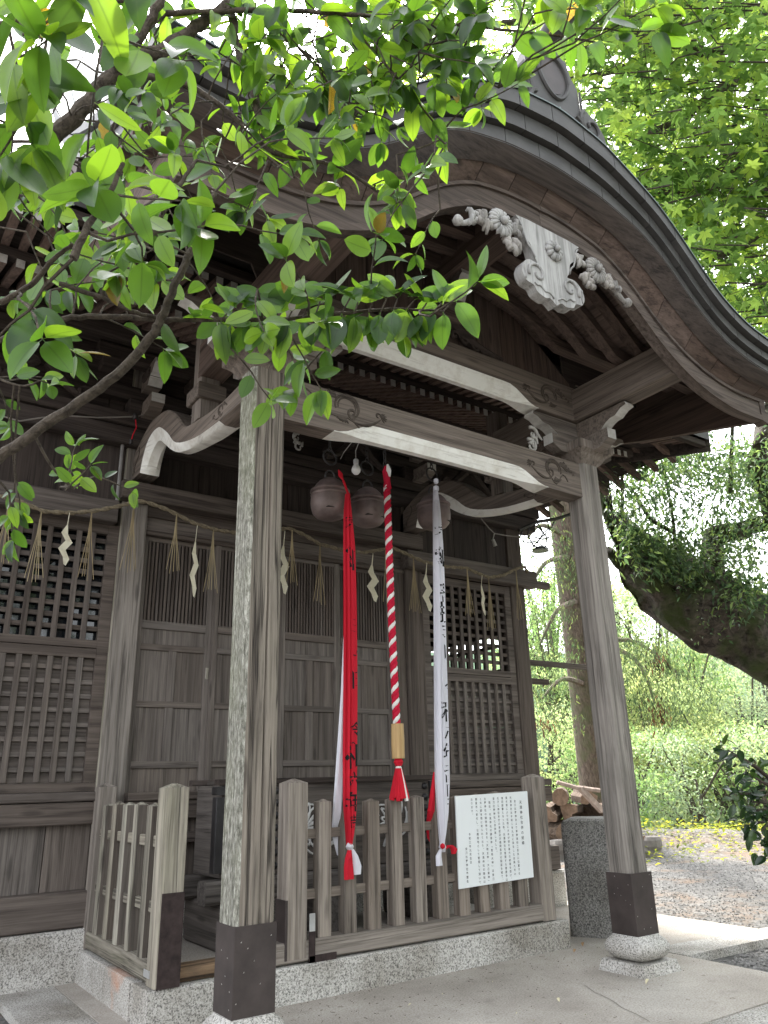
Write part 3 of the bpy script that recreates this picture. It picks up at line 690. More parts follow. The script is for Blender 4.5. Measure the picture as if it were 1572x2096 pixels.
def flower(c, r, npet, parent, name='carved_flower', tilt=0):
    m = M()
    for i in range(npet):
        a = 2*math.pi*i/npet; d = Vector((math.cos(a), 0, math.sin(a))); s = Vector((-math.sin(a), 0, math.cos(a)))
        C_ = Vector(c); w = math.pi*r/npet*1.05
        secs = [[C_+d*q*r+s*w*e*k+Vector((0, -dp*.55, 0)) for k, dp in ((-1, h*.2), (-.5, h), (.5, h), (1, h*.2))]+[C_+d*q*r+Vector((0, .02, 0))] for q, e, h in ((.25, .35, .03), (.6, .75, .040), (.9, 1, .028), (1.02, .6, .008))]
        m.loft(secs)
    m.lathe([(.001, 0), (r*.2, .004), (r*.28, .02), (r*.2, .035), (.001, .042)], (0, 0, 0), 10) if False else None
    ball = [[(c[0]+r*.3*math.cos(b)*q, c[1]-.022-h, c[2]+r*.3*math.sin(b)*q) for b in np.linspace(0, 2*math.pi, 11)[:-1]] for q, h in ((1, 0), (.9, .018), (.5, .028), (.1, .03))]
    m.loft(ball)
    return obj(name, m, CARVE, parent, smooth=True)
flower((XC+.025, yg-.01, 4.635), .075, 10, gp)
def leafy(c, s, parent, seed):
    random.seed(seed); m = M()
    for i in range(7):
        a = rnd(0, 2*math.pi); d = Vector((math.cos(a), 0, math.sin(a)*.8)); L = s*rnd(.7, 1.25)
        p0 = Vector(c)+d*s*.2; pts = [p0+d*L*t+Vector((0, -.03*math.sin(3*t), .03*math.sin(4*t+i))) for t in np.linspace(0, 1, 6)]
        m.tube(pts, [s*.30*math.sin(math.pi*(.12+.8*t))+.004 for t in np.linspace(0, 1, 6)], 12)
        for q_ in (-1, 0, 1): m.tube([p+Vector((q_*s*.10*math.sin(math.pi*k/5), -s*.28*math.sin(math.pi*(.12+.16*k)), 0)) for k, p in enumerate(pts)], s*.05, 5)
    return obj('carved_leaf', m, CARVE, parent, smooth=True)
for s in (-1, 1):
    flower((XC+s*.45, yg-.005, 4.655), .10, 16, gp)
    leafy((XC+s*.36, yg+.03, 4.545), .062, gp, 3+s); leafy((XC+s*.58, yg+.03, 4.615), .055, gp, 7+s); leafy((XC+s*.30, yg+.03, 4.68), .045, gp, 11+s); leafy((XC+s*.68, yg+.03, 4.60), .04, gp, 15+s)
    m = M(); m.tube([(XC+s*(.55+.24*t), yg+.02, 4.60-.05*t+.03*math.sin(5*t)) for t in np.linspace(0, 1, 9)], [.026-.010*t for t in np.linspace(0, 1, 9)], 8)
    m.lathe([(.004, -.035), (.03, -.02), (.036, 0), (.02, .03), (.004, .04)], (XC+s*.80, yg+.02, 4.53), 10)
    obj('carved_stem', m, CARVE, gp, smooth=True)
random.seed(21)

# --- hall: pillars
PILL = [(-1.615, -1.385), (-.042, .189), (3.045, 3.277), (4.62, 4.85)]
for a, b in PILL: S('pillar', post_mesh(a, b, F, F+.23, .30, 5.2, .001, True), [w_old('z') if -.1 < a < 0 else w_hall('z'), w_post2('z') if -.1 < a < 0 else w_hall('z')])  # second pillar: light from the left put into its paler left face
# rear corner pillars and side/back walls of the hall
for x in (-1.615, 4.62):
    for y in (4.6, 6.4): SB('pillar', w_hall('z'), x, x+.23, y, y+.23, .30, 5.2, c=.012)
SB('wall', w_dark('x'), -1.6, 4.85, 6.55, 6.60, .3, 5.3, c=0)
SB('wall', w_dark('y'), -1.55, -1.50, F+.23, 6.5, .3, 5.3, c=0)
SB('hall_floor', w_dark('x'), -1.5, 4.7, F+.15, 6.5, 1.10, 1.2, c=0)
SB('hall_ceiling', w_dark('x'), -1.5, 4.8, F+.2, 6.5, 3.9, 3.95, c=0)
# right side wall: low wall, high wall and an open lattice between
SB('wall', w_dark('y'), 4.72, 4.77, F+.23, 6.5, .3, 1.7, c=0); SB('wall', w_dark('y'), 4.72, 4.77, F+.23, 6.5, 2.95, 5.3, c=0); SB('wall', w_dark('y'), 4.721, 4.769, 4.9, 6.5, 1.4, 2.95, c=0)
barm = mesh('lattice_bar', M().box(-.02, .02, -.018, .018, 0, 1.95, c=.003), w_hall('z')); 
for i in range(16): put('lattice_bar', barm, SH, (4.745, 2.95+i*.16, 1.4))
for i in range(6): SB('lattice_rail', w_hall('y'), 4.73, 4.76, 2.83, 5.4, 1.6+i*.3, 1.64+i*.3)
# nageshi rails, lintels and sills
SB('wall_rail', w_hall('x'), -1.75, -.10, 2.485, F+.05, 3.455, 3.655, c=.008)
SB('wall_rail', w_hall('x'), 3.02, 4.98, 2.485, F+.05, 3.475, 3.675, c=.008)
SB('wall_rail', w_hall('x'), -.085, 3.205, 2.455, F+.04, 3.69, 3.85, c=.008)
for a, b in ((-1.385, -.042), (3.277, 4.62)):
    # lattice screen: frame, upper open lattice, mid rail, lower boarded lattice
    ls = S('lattice_screen', M().box(a, a+.095, F+.02, F+.08, 1.34, 3.46).box(b-.095, b, F+.02, F+.08, 1.34, 3.46).box(a+.095, b-.095, F+.02, F+.08, 3.37, 3.46).box(a+.095, b-.095, F+.018, F+.08, 2.385, 2.45).box(a+.095, b-.095, F+.018, F+.08, 2.302, 2.380).box(a+.001, b-.001, F+.019, F+.081, 1.273, 1.339), w_hall('x'))
    n_ = 10; pit = (b-a-.19)/(n_+.0)
    up = mesh('lattice_bar', M().box(-.022, .022, -.012, .012, 0, .92, c=.003), w_hall('z')); lw = mesh('lattice_bar', M().box(-.022, .022, -.012, .012, 0, .952, c=.003), w_door('z'))
    for i in range(1, n_):
        x = a+.095+pit*i
        put('lattice_bar', up, ls, (x, F+.034, 2.45)); put('lattice_bar', lw, ls, (x, F+.034, 1.35))
    hb = mesh('lattice_crossbar', M().box(0, b-a-.19, -.011, .011, -.02, .02, c=.003), w_hall('x')); hb2 = mesh('lattice_crossbar', M().box(0, b-a-.19, -.011, .011, -.018, .018, c=.003), w_door('x'))
    for i in range(9): put('lattice_crossbar', hb, ls, (a+.095, F+.058, 2.548+i*.0955))
    for i in range(8): put('lattice_crossbar', hb2, ls, (a+.095, F+.058, 1.44+i*.1115))
    if a < 0:
        obj('backing_board', M().box(a+.05, b-.05, F+.072, F+.085, 1.34, 2.32, c=0), w_door('x'), ls)
        obj('glass_pane', M().box(a+.05, b-.05, F+.100, F+.106, 2.40, 3.44, c=0), GLASS, ls)
    else:
        for i in range(6): obj('backing_board', M().box(a+.05, b-.05, F+.072, F+.085, 1.34+i*.163, 1.50+i*.163, c=0), w_door('x'), ls)
    # sill, rails and boards under the screen
    e0, e1 = (a-.3, b-.002) if a < 0 else (a-.05, b+.30)
    SB('wall_backing', w_dark('x'), e0, e1, F+.05, F+.07, .3, 1.25, c=0)
    SB('sill', w_hall('x'), e0, e1, 2.49, F+.10, 1.205, 1.272, c=.008)
    SB('wall_rail', w_hall('x'), e0, e1, 2.50, F+.08, 1.04, 1.198, c=.008)
    kk = 5
    for i in range(kk): SB('wall_plank', w_door('z'), e0+(e1-e0)*i/kk, e0+(e1-e0)*(i+1)/kk-.005, F+.01+.004*(i % 2), F+.035, .55, 1.05, c=.003)
    SB('wall_rail', w_hall('x'), e0, e1, 2.47, F+.08, .345, .585, c=.008)
    SB('foundation_stone', GRAN, e0-.2, e1+.012, 2.44, F+.2, -.2, .338, c=.02)
    # high boards over the rail
    q0, q1 = (a-.2, b) if a < 0 else (a, b+.2)
    for i in range(3): SB('wall_plank', w_dark('z'), q0+(q1-q0)*i/3, q0+(q1-q0)*(i+1)/3-.005, F+.03+.003*i, F+.06, 3.64, 4.24, c=.003)
# centre: low front under the doors
SB('sill', w_hall('x'), .189, 3.045, 2.50, F+.16, 1.19, 1.255, c=.008)
SB('wall_rail', w_hall('x'), .189, 3.045, 2.515, F+.1, 1.045, 1.185, c=.008)
for i in range(9): SB('wall_plank', w_door('z'), .189+.3173*i, .189+.3173*(i+1)-.005, F+.012+.003*(i % 2), F+.035, .45, 1.05, c=.003)
SB('wall_rail', w_hall('x'), .189, 3.045, 2.50, F+.03, .865, .94, c=.006)
SB('wall_rail', w_hall('x'), .189, 3.045, 2.47, F+.08, .45, .545, c=.008)
SB('foundation_stone', GRAN, .16, 3.07, 2.46, F+.2, .05, .445, c=.02)
SB('entrance_floor', CONC, -.09, 3.32, .96, 2.46, .05, .20, c=0)
# lintel over doors
SB('lintel', w_hall('x'), .189, 3.045, F+.03, F+.18, 3.60, 3.70, c=.006)
SB('wall_plank', w_door('x'), .189, 3.045, F+.06, F+.09, 3.47, 3.60, c=.002)
SB('lintel', w_hall('x'), .189, 3.045, F+.025, F+.18, 3.43, 3.475, c=.006)
SB('jamb', w_hall('z'), 2.91, 3.042, F+.03, F+.17, 1.25, 3.43, c=.006)
# sliding doors: stiles, rails, panels, grille bars
DX = [(.192, .895), (.875, 1.575), (1.565, 2.235), (2.215, 2.908)]
gb = mesh('grille_bar', M().box(-.0095, .0095, -.010, .010, 0, .79, c=.002), w_hall('z'))
for i, (a, b) in enumerate(DX):
    y0 = F+.045 if i in (1, 2) else F+.085
    y1 = y0+.035; st = .070
    d = S('sliding_door', M().box(a, a+st*.75, y0, y1, 1.256, 3.43).box(b-st, b, y0, y1, 1.256, 3.43), w_door('z'))
    L, R_ = a+st*.75, b-st; mx_ = (L+R_)/2
    for z0, z1 in ((2.60, 2.672), (2.415, 2.468), (1.932, 1.985), (1.440, 1.495), (3.39, 3.43)): obj('door_rail', M().box(L, R_, y0+.002, y1, z0, z1), w_door('x'), d)
    obj('muntin', M().box(mx_-.036, mx_+.036, y0+.004, y1, 1.985, 2.415), w_door('z'), d); obj('muntin', M().box(mx_-.036, mx_+.036, y0+.004, y1, 1.495, 1.932), w_door('z'), d)
    for z0, z1 in ((1.256, 1.44), (2.468, 2.60)): obj('door_panel', M().box(L, R_, y0+.022, y0+.03, z0, z1, c=0), w_door('z'), d)
    for z0, z1 in ((1.495, 1.932), (1.985, 2.415)):
        for p, q in ((L, mx_-.036), (mx_+.036, R_)): obj('door_panel', M().box(p, q, y0+.022, y0+.03, z0, z1, c=0), w_door('z'), d)
    nb = 17
    for j in range(nb): put('grille_bar', gb, d, (L+(R_-L)*(j+.5)/nb, y0+.014, 2.635))
    obj('grille_backing', M().box(L, R_, y0+.034, y0+.040, 2.66, 3.41, c=0), w_dark('z'), d)
    if i == 0: obj('door_pull', M().box(b-.052, b-.022, y0-.006, y0+.002, 2.19, 2.29, c=.004), plain('brass_pull', (.26, .24, .20), .45, .5, .6), d)
# upper wall over the doors, tie beams, frieze, brackets
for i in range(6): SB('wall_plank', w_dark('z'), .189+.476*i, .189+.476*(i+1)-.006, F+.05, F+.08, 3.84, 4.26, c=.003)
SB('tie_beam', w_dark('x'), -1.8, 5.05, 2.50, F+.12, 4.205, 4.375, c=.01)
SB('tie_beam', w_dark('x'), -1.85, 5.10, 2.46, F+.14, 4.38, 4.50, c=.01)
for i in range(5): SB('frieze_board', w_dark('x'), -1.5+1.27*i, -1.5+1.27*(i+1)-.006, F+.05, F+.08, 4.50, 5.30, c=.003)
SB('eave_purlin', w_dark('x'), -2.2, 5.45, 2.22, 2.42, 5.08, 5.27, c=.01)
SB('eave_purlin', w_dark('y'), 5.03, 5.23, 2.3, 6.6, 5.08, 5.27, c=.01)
def hall_bracket(cx):
    o = SB('bracket_block', w_dark('x'), cx-.17, cx+.17, 2.44, 2.78, 4.50, 4.64, c=.02)
    obj('bracket_arm', M().box(cx-.42, cx+.42, 2.50, 2.64, 4.66, 4.80, c=.03), w_dark('x'), o)
    obj('bracket_arm', M().box(cx-.52, cx+.52, 2.28, 2.42, 4.90, 5.06, c=.03), w_dark('x'), o)
    for q in (-.4, 0, .4): obj('bearing_block', M().box(cx+q-.085, cx+q+.085, 2.26, 2.44, 4.97-.16, 4.90, c=.015), w_dark('x'), o)
    nose(o, (cx, 2.50, 4.47), (0, -1, 0), .32, .14, .12, 0); nose(o, (cx, 2.50, 4.74), (0, -1, 0), .36, .20, .13, 1)
for a, b in PILL: hall_bracket((a+b)/2)
for cx in (-.86, .9, 2.35, 3.95):   # carved frog-leg struts between the brackets
    m = M()
    for s in (-1, 1):
        m.tube([(cx+s*(.05+.34*t), 2.45, 4.52+.26*(1-t)**1.5) for t in np.linspace(0, 1, 9)], [.055*(1-.5*t) for t in np.linspace(0, 1, 9)], 6)
        m.tube([(cx+s*(.36+.07*(1-.7*t)*math.cos(6*t)), 2.43, 4.56+.07*(1-.7*t)*math.sin(6*t)) for t in np.linspace(0, 1, 12)], .02, 6)
    S('frog_leg_strut', m, WHITE_W if 0 < cx < 1.5 else w_dark('x'), smooth=True)
# pale carved sprays low on the hall lintel, seen under the front beam
_p = PY(607, 905, 2.40); spray(_p.x, 2.40, _p.z+.05, .11, 1)
# --- rafters
rm = M()
def raft(a, b, w, h):
    m = M(); m.loft([[Vector(p)+Vector((sx*w/2, 0, sz*h/2)) for sx, sz in ((-1, -1), (1, -1), (1, 1), (-1, 1))] for p in (a, b)], True, False)
    q = len(m.v); m.f += [(0, 1, 2, 3), (7, 6, 5, 4)]; m.mi += [1, 0]; return m
low = mesh('rafter', raft((0, 1.30, 4.875), (0, 2.75, 5.485), .058, .070), [w_raft('y'), WHITE_W])
fly = mesh('flying_rafter', raft((0, .75, 4.905), (0, 1.55, 5.075), .055, .062), [w_raft('y'), WHITE_W])
def corner(x): return .10*max(0, (x-4.2)/1.9)**2+.10*max(0, (-1.0-x)/1.9)**2
for i in range(-22, 44):
    x = 1.203+.1175*i
    if x > 6.0: break
    put('rafter', low, SH, (x, 0, corner(x))) if x < 5.55 else None
    put('flying_rafter', fly, SH, (x, 0, corner(x)*1.3))
SB('eave_support', w_dark('x'), -2.3, 5.6, 1.31, 1.39, 4.925, 5.00, c=.004)
SB('eave_fascia', w_dark('x'), -2.9, 6.15, .69, .76, 4.945, 5.02, c=.004)
lows = mesh('rafter', (lambda m: (setattr(m, 'v', [(y_, x_, z_) for x_, y_, z_ in m.v]), m)[1])(raft((0, 6.02, 4.79), (0, 4.75, 5.42), .062, .075)), [w_raft('x'), WHITE_W])
for i in range(22): put('rafter', lows, SH, (0, 1.05+i*.26, 0 if i > 2 else .03*(3-i)))
m = M()
m.add([(-2.9, .69, 5.02), (6.15, .69, 5.02), (5.6, 1.35, 5.03), (-2.4, 1.35, 5.03), (4.85, 2.75, 5.53), (-1.6, 2.75, 5.53)], [(0, 1, 2, 3), (3, 2, 4, 5)])
m.add([(6.15, .69, 5.02), (6.15, 7.5, 4.90), (4.8, 6.5, 5.50), (4.8, 2.7, 5.50)], [(0, 1, 2, 3)])
m.add([(-2.9, .69, 5.02), (-2.9, 7.5, 5.02), (-1.55, 6.5, 5.50), (-1.55, 2.7, 5.50)], [(0, 1, 2, 3)])
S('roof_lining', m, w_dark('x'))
# hip rafter at the right corner with a carved bracket end
m = M(); m.loft([[Vector(p)+Vector((a, b, c)) for a, b, c in ((-.05, .05, -.1), (.05, -.05, -.1), (.05, -.05, .06), (-.05, .05, .06))] for p in ((4.85, 2.5, 5.3), (5.6, 1.4, 4.98), (6.16, .72, 4.99))])
S('hip_rafter', m, w_dark('x'))
# main roof
E_ = [(-2.95, .66), (6.2, .66), (6.2, 7.6), (-2.95, 7.6)]; m = M()
lay = [(0, 5.03), (0, 5.25), (.8, 5.62), (1.8, 6.35), (2.8, 7.35), (3.45, 8.2)]
m.loft([[(-2.95+d, .66+d, z), (6.2-d, .66+d, z), (6.2-d, 7.6-d, z), (-2.95+d, 7.6-d, z)] for d, z in lay], True, False)
S('main_roof', m, COPPER)
m = M(); tq = np.linspace(-TT, TT, 41); m.loft([[(XC+t, .80, 5.0) for t in tq], [(XC+t, .80, Uf(t, .80)+.03) for t in tq], [(XC+t, .84, Uf(t, .84)+.03) for t in tq], [(XC+t, .84, 5.0) for t in tq]], False, False)
S('closing_board', m, w_dark('x'))
for sg_ in (-1, 1):
    S('closing_board', ribbon(sg_*1.46, sg_*TT, lambda t: 4.66 if abs(t) > 1.6 else 4.50, lambda t: Uf(t, .14)+.02, .132, .150, 16), w_dark('x'))
# side tie bars sticking out of the right corner
SB('tie_bar', w_hall('x'), 4.85, 5.95, F+.06, F+.10, 2.555, 2.62, c=.004)
SB('tie_bar', w_hall('x'), 4.85, 5.5, F+.35, F+.39, 2.38, 2.45, c=.004)
SB('tie_bar', w_hall('x'), 4.98, 5.25, F-.05, F+.02, 3.50, 3.58, c=.004)
SB('conduit', plain('grey_conduit', (.20, .19, .18), .5), -.115, -.085, F-.05, F-.02, 3.66, 4.30, c=.008)

# ================================================================== STONE BASE, FENCES
sb = thing('kerb_stones', 'long speckled granite kerb under the low wooden fence', 'stone kerb', (-.097, .927, 0))
obj('base_stone', M().box(-.094, 3.331, .927, 1.20, -.1, .204, c=.012), GRAN, sb)
for y0, y1, mt in ((1.203, 1.238, GRAN), (1.242, 1.782, GRAN_S), (1.786, 2.45, GRAN)): obj('base_stone', M().box(-.097, .16, y0, y1, -.1, .203, c=.012), mt, sb)
obj('base_stone', M().box(3.08, 3.331, 1.204, 2.45, -.1, .203, c=.012), GRAN, sb)

# front panel with ten pickets
ff = thing('picket_fence', 'low grey wooden picket fence holding the white notice board', 'fence', (.79, .98, .204))
obj('fence_post', post_mesh(.79, .945, .955, 1.10, .235, 1.325), w_fence('z'), ff)
obj('fence_post', post_mesh(3.085, 3.235, .955, 1.10, .212, 1.32), w_fence('z'), ff)
obj('fence_sill', M().box(.55, 3.115, .957, 1.105, .215, .335, c=.01), w_fence('x'), ff)
pk = mesh('picket', post_mesh(-.05, .05, -.012, .078, 0, .85, .018), w_fence('z'))
for i in range(10): put('picket', pk, ff, (1.09+.2025*i, .985, .335+rnd(-.002, .002)), (0, rnd(-.006, .006), 0), (1, 1, 1+rnd(-.012, .012)))
for z in (.562, .935): obj('fence_rail', M().box(.94, 3.09, 1.025, 1.050, z, z+.062), w_fence('x'), ff)
m = M().box(.955, 1.0, .944, .9545, .20, .47, c=.002).box(.955, 1.16, .944, .9545, .20, .245, c=.002)
obj('angle_bracket', m, RUST, ff); obj('angle_bracket', M().box(.952, .995, .9385, .9435, .385, .49, c=.002), plain('zinc_plate', (.42, .42, .41), .5, .5, .6), ff)
obj('post_shoe', M().box(.782, .80, .952, 1.1, .235, .58, c=.002), SLEEVE, ff)
# side panel
sf = thing('picket_fence', 'short mossy side fence with five pickets and rusted corner post', 'fence', (-.06, 1.7, .204))
obj('fence_post', post_mesh(-.065, .085, .925, 1.07, .21, 1.315), w_old('z'), sf)
obj('fence_post', post_mesh(-.065, .075, 2.40, 2.53, .21, 1.33), w_fence('z'), sf)
obj('fence_sill', M().box(-.062, .065, 1.06, 2.47, .213, .325, c=.012), w_old('y'), sf)
obj('post_shoe', M().box(-.050, .0875, .9195, .93, .205, .70, c=.002).box(.0845, .090, .93, 1.05, .205, .70, c=.002), RUST, sf)
obj('zinc_plate', M().box(-.0695, -.064, 1.0, 1.10, .25, .29, c=.002), plain('zinc_plate', (.42, .42, .41), .5, .5, .6), sf)
pk2 = mesh('picket', post_mesh(-.042, .034, -.042, .042, 0, .87, .02, True), [w_old('z'), wood('shaded_wood', 'z', (.062, .052, .045), (.165, .142, .122), (.045, .038, .032), .5, 3)])  # side light and shade put into the picket colours: pale left, dark front
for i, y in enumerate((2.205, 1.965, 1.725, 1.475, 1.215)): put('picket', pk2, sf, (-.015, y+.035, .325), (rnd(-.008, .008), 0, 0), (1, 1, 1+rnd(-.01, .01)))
for z in (.572, .94): obj('fence_rail', M().box(-.030, -.005, 1.06, 2.42, z, z+.065), w_old('y'), sf)
# rotten threshold beam in the gap
obj('threshold', M().box(.09, .548, .975, 1.09, .207, .30, c=.03), wood('rotten_wood', 'x', (.07, .045, .028), (.30, .20, .12), (.05, .035, .025), .7, 7, .9, .9, .8, .9), sf)

# notice board
sg = thing('notice_board', 'white notice board with columns of black brush lettering wired to the fence', 'sign', (2.62, .95, .85))
c4 = [(2.232, .520), (3.008, .538), (3.000, 1.186), (2.230, 1.170)]
ym = lambda z: .950+.02*(1.17-z)
m = M(); m.loft([[(x, ym(z)-.012, z) for x, z in c4], [(x, ym(z), z) for x, z in c4]])
obj('panel', m, plain('sign_white', (.72, .745, .74), .35, .5, 0, .03, 3, .02), sg)
def text_mesh(body, size, bold=0.0, spacing=1.0, res=2):
    cu = bpy.data.curves.new('lettering', 'FONT'); cu.body = body; cu.size = size; cu.align_x = 'CENTER'; cu.align_y = 'TOP'; cu.offset = bold; cu.space_line = spacing; cu.resolution_u = res; cu.extrude = 0
    o = bpy.data.objects.new('lettering', cu); COL.objects.link(o)
    dg = bpy.context.evaluated_depsgraph_get(); me = bpy.data.meshes.new_from_object(o.evaluated_get(dg)); bpy.data.objects.remove(o); bpy.data.curves.remove(cu); return me
SIGN = [("天満神社合併の経緯", .0285, 2.915, 1.115, 1.34), ("　金刀比羅神社より南南東約二百米に位置する", .021, 2.852, 1.150, 1.34), ("天満神社は令和二年九月に発生した台風九号の", .021, 2.806, 1.150, 1.34), ("風水害により社殿に大木が倒れ甚大な被害を受け、", .021, 2.760, 1.150, 1.29),
 ("復旧困難となった為、天満神社を管理する菩提寺は", .021, 2.714, 1.150, 1.29), ("氏子と神社本庁の承認及び福岡県庁の認証を経て、", .021, 2.668, 1.150, 1.29), ("金刀比羅神社に合併致しました。", .021, 2.622, 1.150, 1.34), ("　現在、天満神社の御祭神「菅原大神」は金刀", .021, 2.576, 1.150, 1.38), ("比羅神社の御祭神である「大物主神・大己貴神」", .021, 2.530, 1.150, 1.34), ("と共に御本殿に祀られており、天満神社の跡地は", .021, 2.484, 1.150, 1.34),
 ("朝倉市へ寄付し、公園用地として管理して頂いて", .021, 2.438, 1.150, 1.34), ("おります。", .021, 2.392, 1.150, 1.34), ("令和三年九月吉日", .021, 2.356, .90, 1.34), ("金刀比羅神社奉賛会", .021, 2.316, .80, 1.34)]
VERT = {'、': '︑', '。': '︒', '「': '﹁', '」': '﹂'}
tv, tf = [], []
for body, sz, x, z, sp in SIGN:
    me = text_mesh("\n".join(VERT.get(c, c) for c in body), sz, sz*.007, sp)
    b = len(tv); tv += [(x+v.co.x, ym(z+v.co.y)-.0128, z+v.co.y) for v in me.vertices]; tf += [tuple(b+i for i in p.vertices) for p in me.polygons]; bpy.data.meshes.remove(me)
mm = M(); mm.add(tv, tf); obj('lettering', mm, INK, sg, kind='stuff')
obj('wire_tie', M().tube([(2.24, .94, 1.165), (2.23, 1.0, 1.19), (2.22, 1.06, 1.0)], .0025, 5).tube([(2.99, .94, 1.18), (3.0, 1.0, 1.19), (3.01, 1.06, .99)], .0025, 5), IRON, sg)

# offertory box
ob = thing('offertory_box', 'dark timber offertory box with carved leaves and round studs behind the fence', 'offering box', (1.6, 1.7, .2))
bw = lambda a: wood('box_wood', a, (.060, .052, .047), (.165, .148, .135), (.045, .040, .036), .5, 2.5)
obj('front_board', M().box(.66, 2.56, 1.70, 1.74, .66, 1.29), bw('x'), ob)
for x in (.66, 2.53): obj('side_board', M().box(x, x+.03, 1.742, 2.25, .66, 1.29), bw('y'), ob)
obj('back_board', M().box(.69, 2.53, 2.22, 2.25, .66, 1.29), bw('x'), ob)
obj('top_rail', M().box(.60, 2.62, 1.67, 1.77, 1.292, 1.335, c=.006), w_dark('x'), ob); obj('top_rail', M().box(.60, 2.62, 2.2, 2.28, 1.292, 1.335, c=.006), w_dark('x'), ob)
sl_ = mesh('top_slat', M().box(-.02, .02, 0, .43, 0, .03), bw('y'))
for i in range(18): put('top_slat', sl_, ob, (.74+.104*i, 1.771, 1.295))
obj('corner_post', M().box(.585, .655, 1.68, 1.76, .70, 1.21, c=.006), BLACK, ob); obj('corner_post', M().box(.58, .66, 1.675, 1.765, 1.225, 1.285, c=.008), BLACK, ob)
obj('corner_post', M().box(2.565, 2.635, 1.68, 1.76, .70, 1.285, c=.006), BLACK, ob)
sm_ = mesh('stud', M().lathe([(.001, .028), (.016, .024), (.027, .010), (.030, 0)], (0, 0, 0), 12), BLACK, True)
for x in (1.075, 2.515):
    for i in range(7): put('stud', sm_, ob, (x, 1.70, 1.245-.088*i), (math.pi/2, 0, 0))
for cx, fl in ((1.42, 1), (2.12, -1)):
    m = M()
    for i in range(9):
        a = -1.2+2.9*i/8; L = .10+.10*abs(math.sin(i*1.7)); c0 = Vector((cx-fl*.10+.0*i, 1.692, .96)); d = Vector((math.cos(a)*fl, 0, math.sin(a)))
        s = d.cross(Vector((0, 1, 0))); pts = [c0+d*(.03+L*t)+s*(.025*math.sin(math.pi*t)) for t in np.linspace(0, 1, 7)]+[c0+d*(.03+L*(1-t))-s*(.025*math.sin(math.pi*t)) for t in np.linspace(0, 1, 7)]
        m.tube(pts, .009, 5)
    for i in range(5):
        a = rnd(0, 6); m.tube([(cx+.24*math.cos(a+t)*(.5+.3*t), 1.69, .96+.22*math.sin(a+t)*(.5+.3*t)) for t in np.linspace(0, 1.4, 8)], .008, 5)
    obj('carved_leaf', m, plain('carving_grey', (.44, .43, .41), .6, .4, 0, .2), ob, smooth=True)
obj('stand_rail', M().box(.52, 2.66, 1.64, 1.80, .50, .655, c=.02), bw('x'), ob); obj('stand_rail', M().box(.52, 2.66, 2.12, 2.26, .50, .655, c=.02), bw('x'), ob)
for x in (.62, 1.5, 2.45): obj('stand_foot', M().box(x, x+.13, 1.62, 2.28, .20, .498, c=.02), bw('y'), ob)

# ================================================================== BELLS, CORDS
def bell(x, y, z, r, label):
    t = thing('bell', label, 'bell', (x, y, z))
    pr = [(.01, 1.12), (.16, 1.11), (.34, 1.04), (.56, .90), (.72, .72), (.82, .54), (.85, .44), (.96, .42), (1.02, .38), (1.03, .31), (.99, .26), (.93, .24), (.95, .17), (1.0, .12), (.985, .05), (.97, .04), (.985, -.05), (1.0, -.30), (.98, -.55), (.90, -.82), (.74, -1.02), (.50, -1.13), (.2, -1.17), (.01, -1.175)]
    obj('body', M().lathe([(a*r, b*r) for a, b in pr], (x, y, z), 36), BRONZE, t, smooth=True)
    m = M(); a = 2.1
    m.box(x-r*.62, x+r*.62, y-r*.02-.85*r, y-.85*r+.03, z-.80*r, z-.775*r, c=0)
    obj('slot', m, BLACK, t)
    obj('loop', M().tube([(x+.045*math.cos(q), y, z+1.2*r+.05*math.sin(q)) for q in np.linspace(-.6, math.pi+.6, 14)], .009, 6), IRON, t, smooth=True)
    zt = z+1.2*r+.10
    obj('hanging_ring', M().tube([(x+.062*math.cos(q), y+.01*math.sin(q), zt+.07+.068*math.sin(q)) for q in np.linspace(0, 2*math.pi, 25)], .0085, 6, caps=False), IRON, t, smooth=True)
    m = M(); z0 = zt+.12
    while z0 < 4.10:
        for q in (0, 1): m.tube([(x+(.014*math.cos(p) if q == 0 else 0), y+(.014*math.cos(p) if q else 0), z0+.028+.03*math.sin(p)+q*.045) for p in np.linspace(0, 2*math.pi, 13)], .0045, 5, caps=False)
        z0 += .09
    obj('chain', m, IRON, t, smooth=True)
    return t
bell(1.222, 1.13, 3.495, .159, 'copper brown bell with the red cloth hanging from it')
bell(1.655, 1.22, 3.53, .156, 'dark bell half hidden behind the twisted red and white cord')
bell(2.308, 1.13, 3.58, .150, 'bell behind the white cloth, beside the curved white beam')

def cloth(name, label, cat, path, mats, folds, seed, group=None, y0=.93):
    """hanging pleated cloth; path rows: (x, z, half width, y)"""
    t = thing(name, label, cat, (path[-1][0], path[-1][3], path[-1][1]))
    rs = random.Random(seed); secs = []; nf = folds*8
    ph = [rs.uniform(-.3, .3) for _ in range(nf+1)]
    Z = [p[1] for p in path][::-1]
    zs = np.linspace(path[0][1], path[-1][1], 40)
    for z in zs:
        x = np.interp(z, Z, [p[0] for p in path][::-1]); w = np.interp(z, Z, [p[2] for p in path][::-1]); y = np.interp(z, Z, [p[3] for p in path][::-1])
        fr = []; 
        for j in range(nf+1):
            u = j/nf*2-1; d = .016*(1 if u < -.15 else .10)*math.sin(j/nf*folds*2*math.pi+ph[j]+.4*math.sin(z*2.1))*min(1, w/.03)-.012*(1-u*u)
            fr.append((x+w*u, y+d, z))
        bk = [(a, b+.022+.01*(1-((a-x)/max(w, .001))**2), c) for a, b, c in fr[::-1]]
        secs.append(fr+bk)
    obj('cloth', M().loft(secs), mats, t, smooth=True)
    return t
def hang(rows, y=.925): return [(lambda p: (p.x, p.z, w, y))(PY(u, v, y)) for u, v, w in rows]
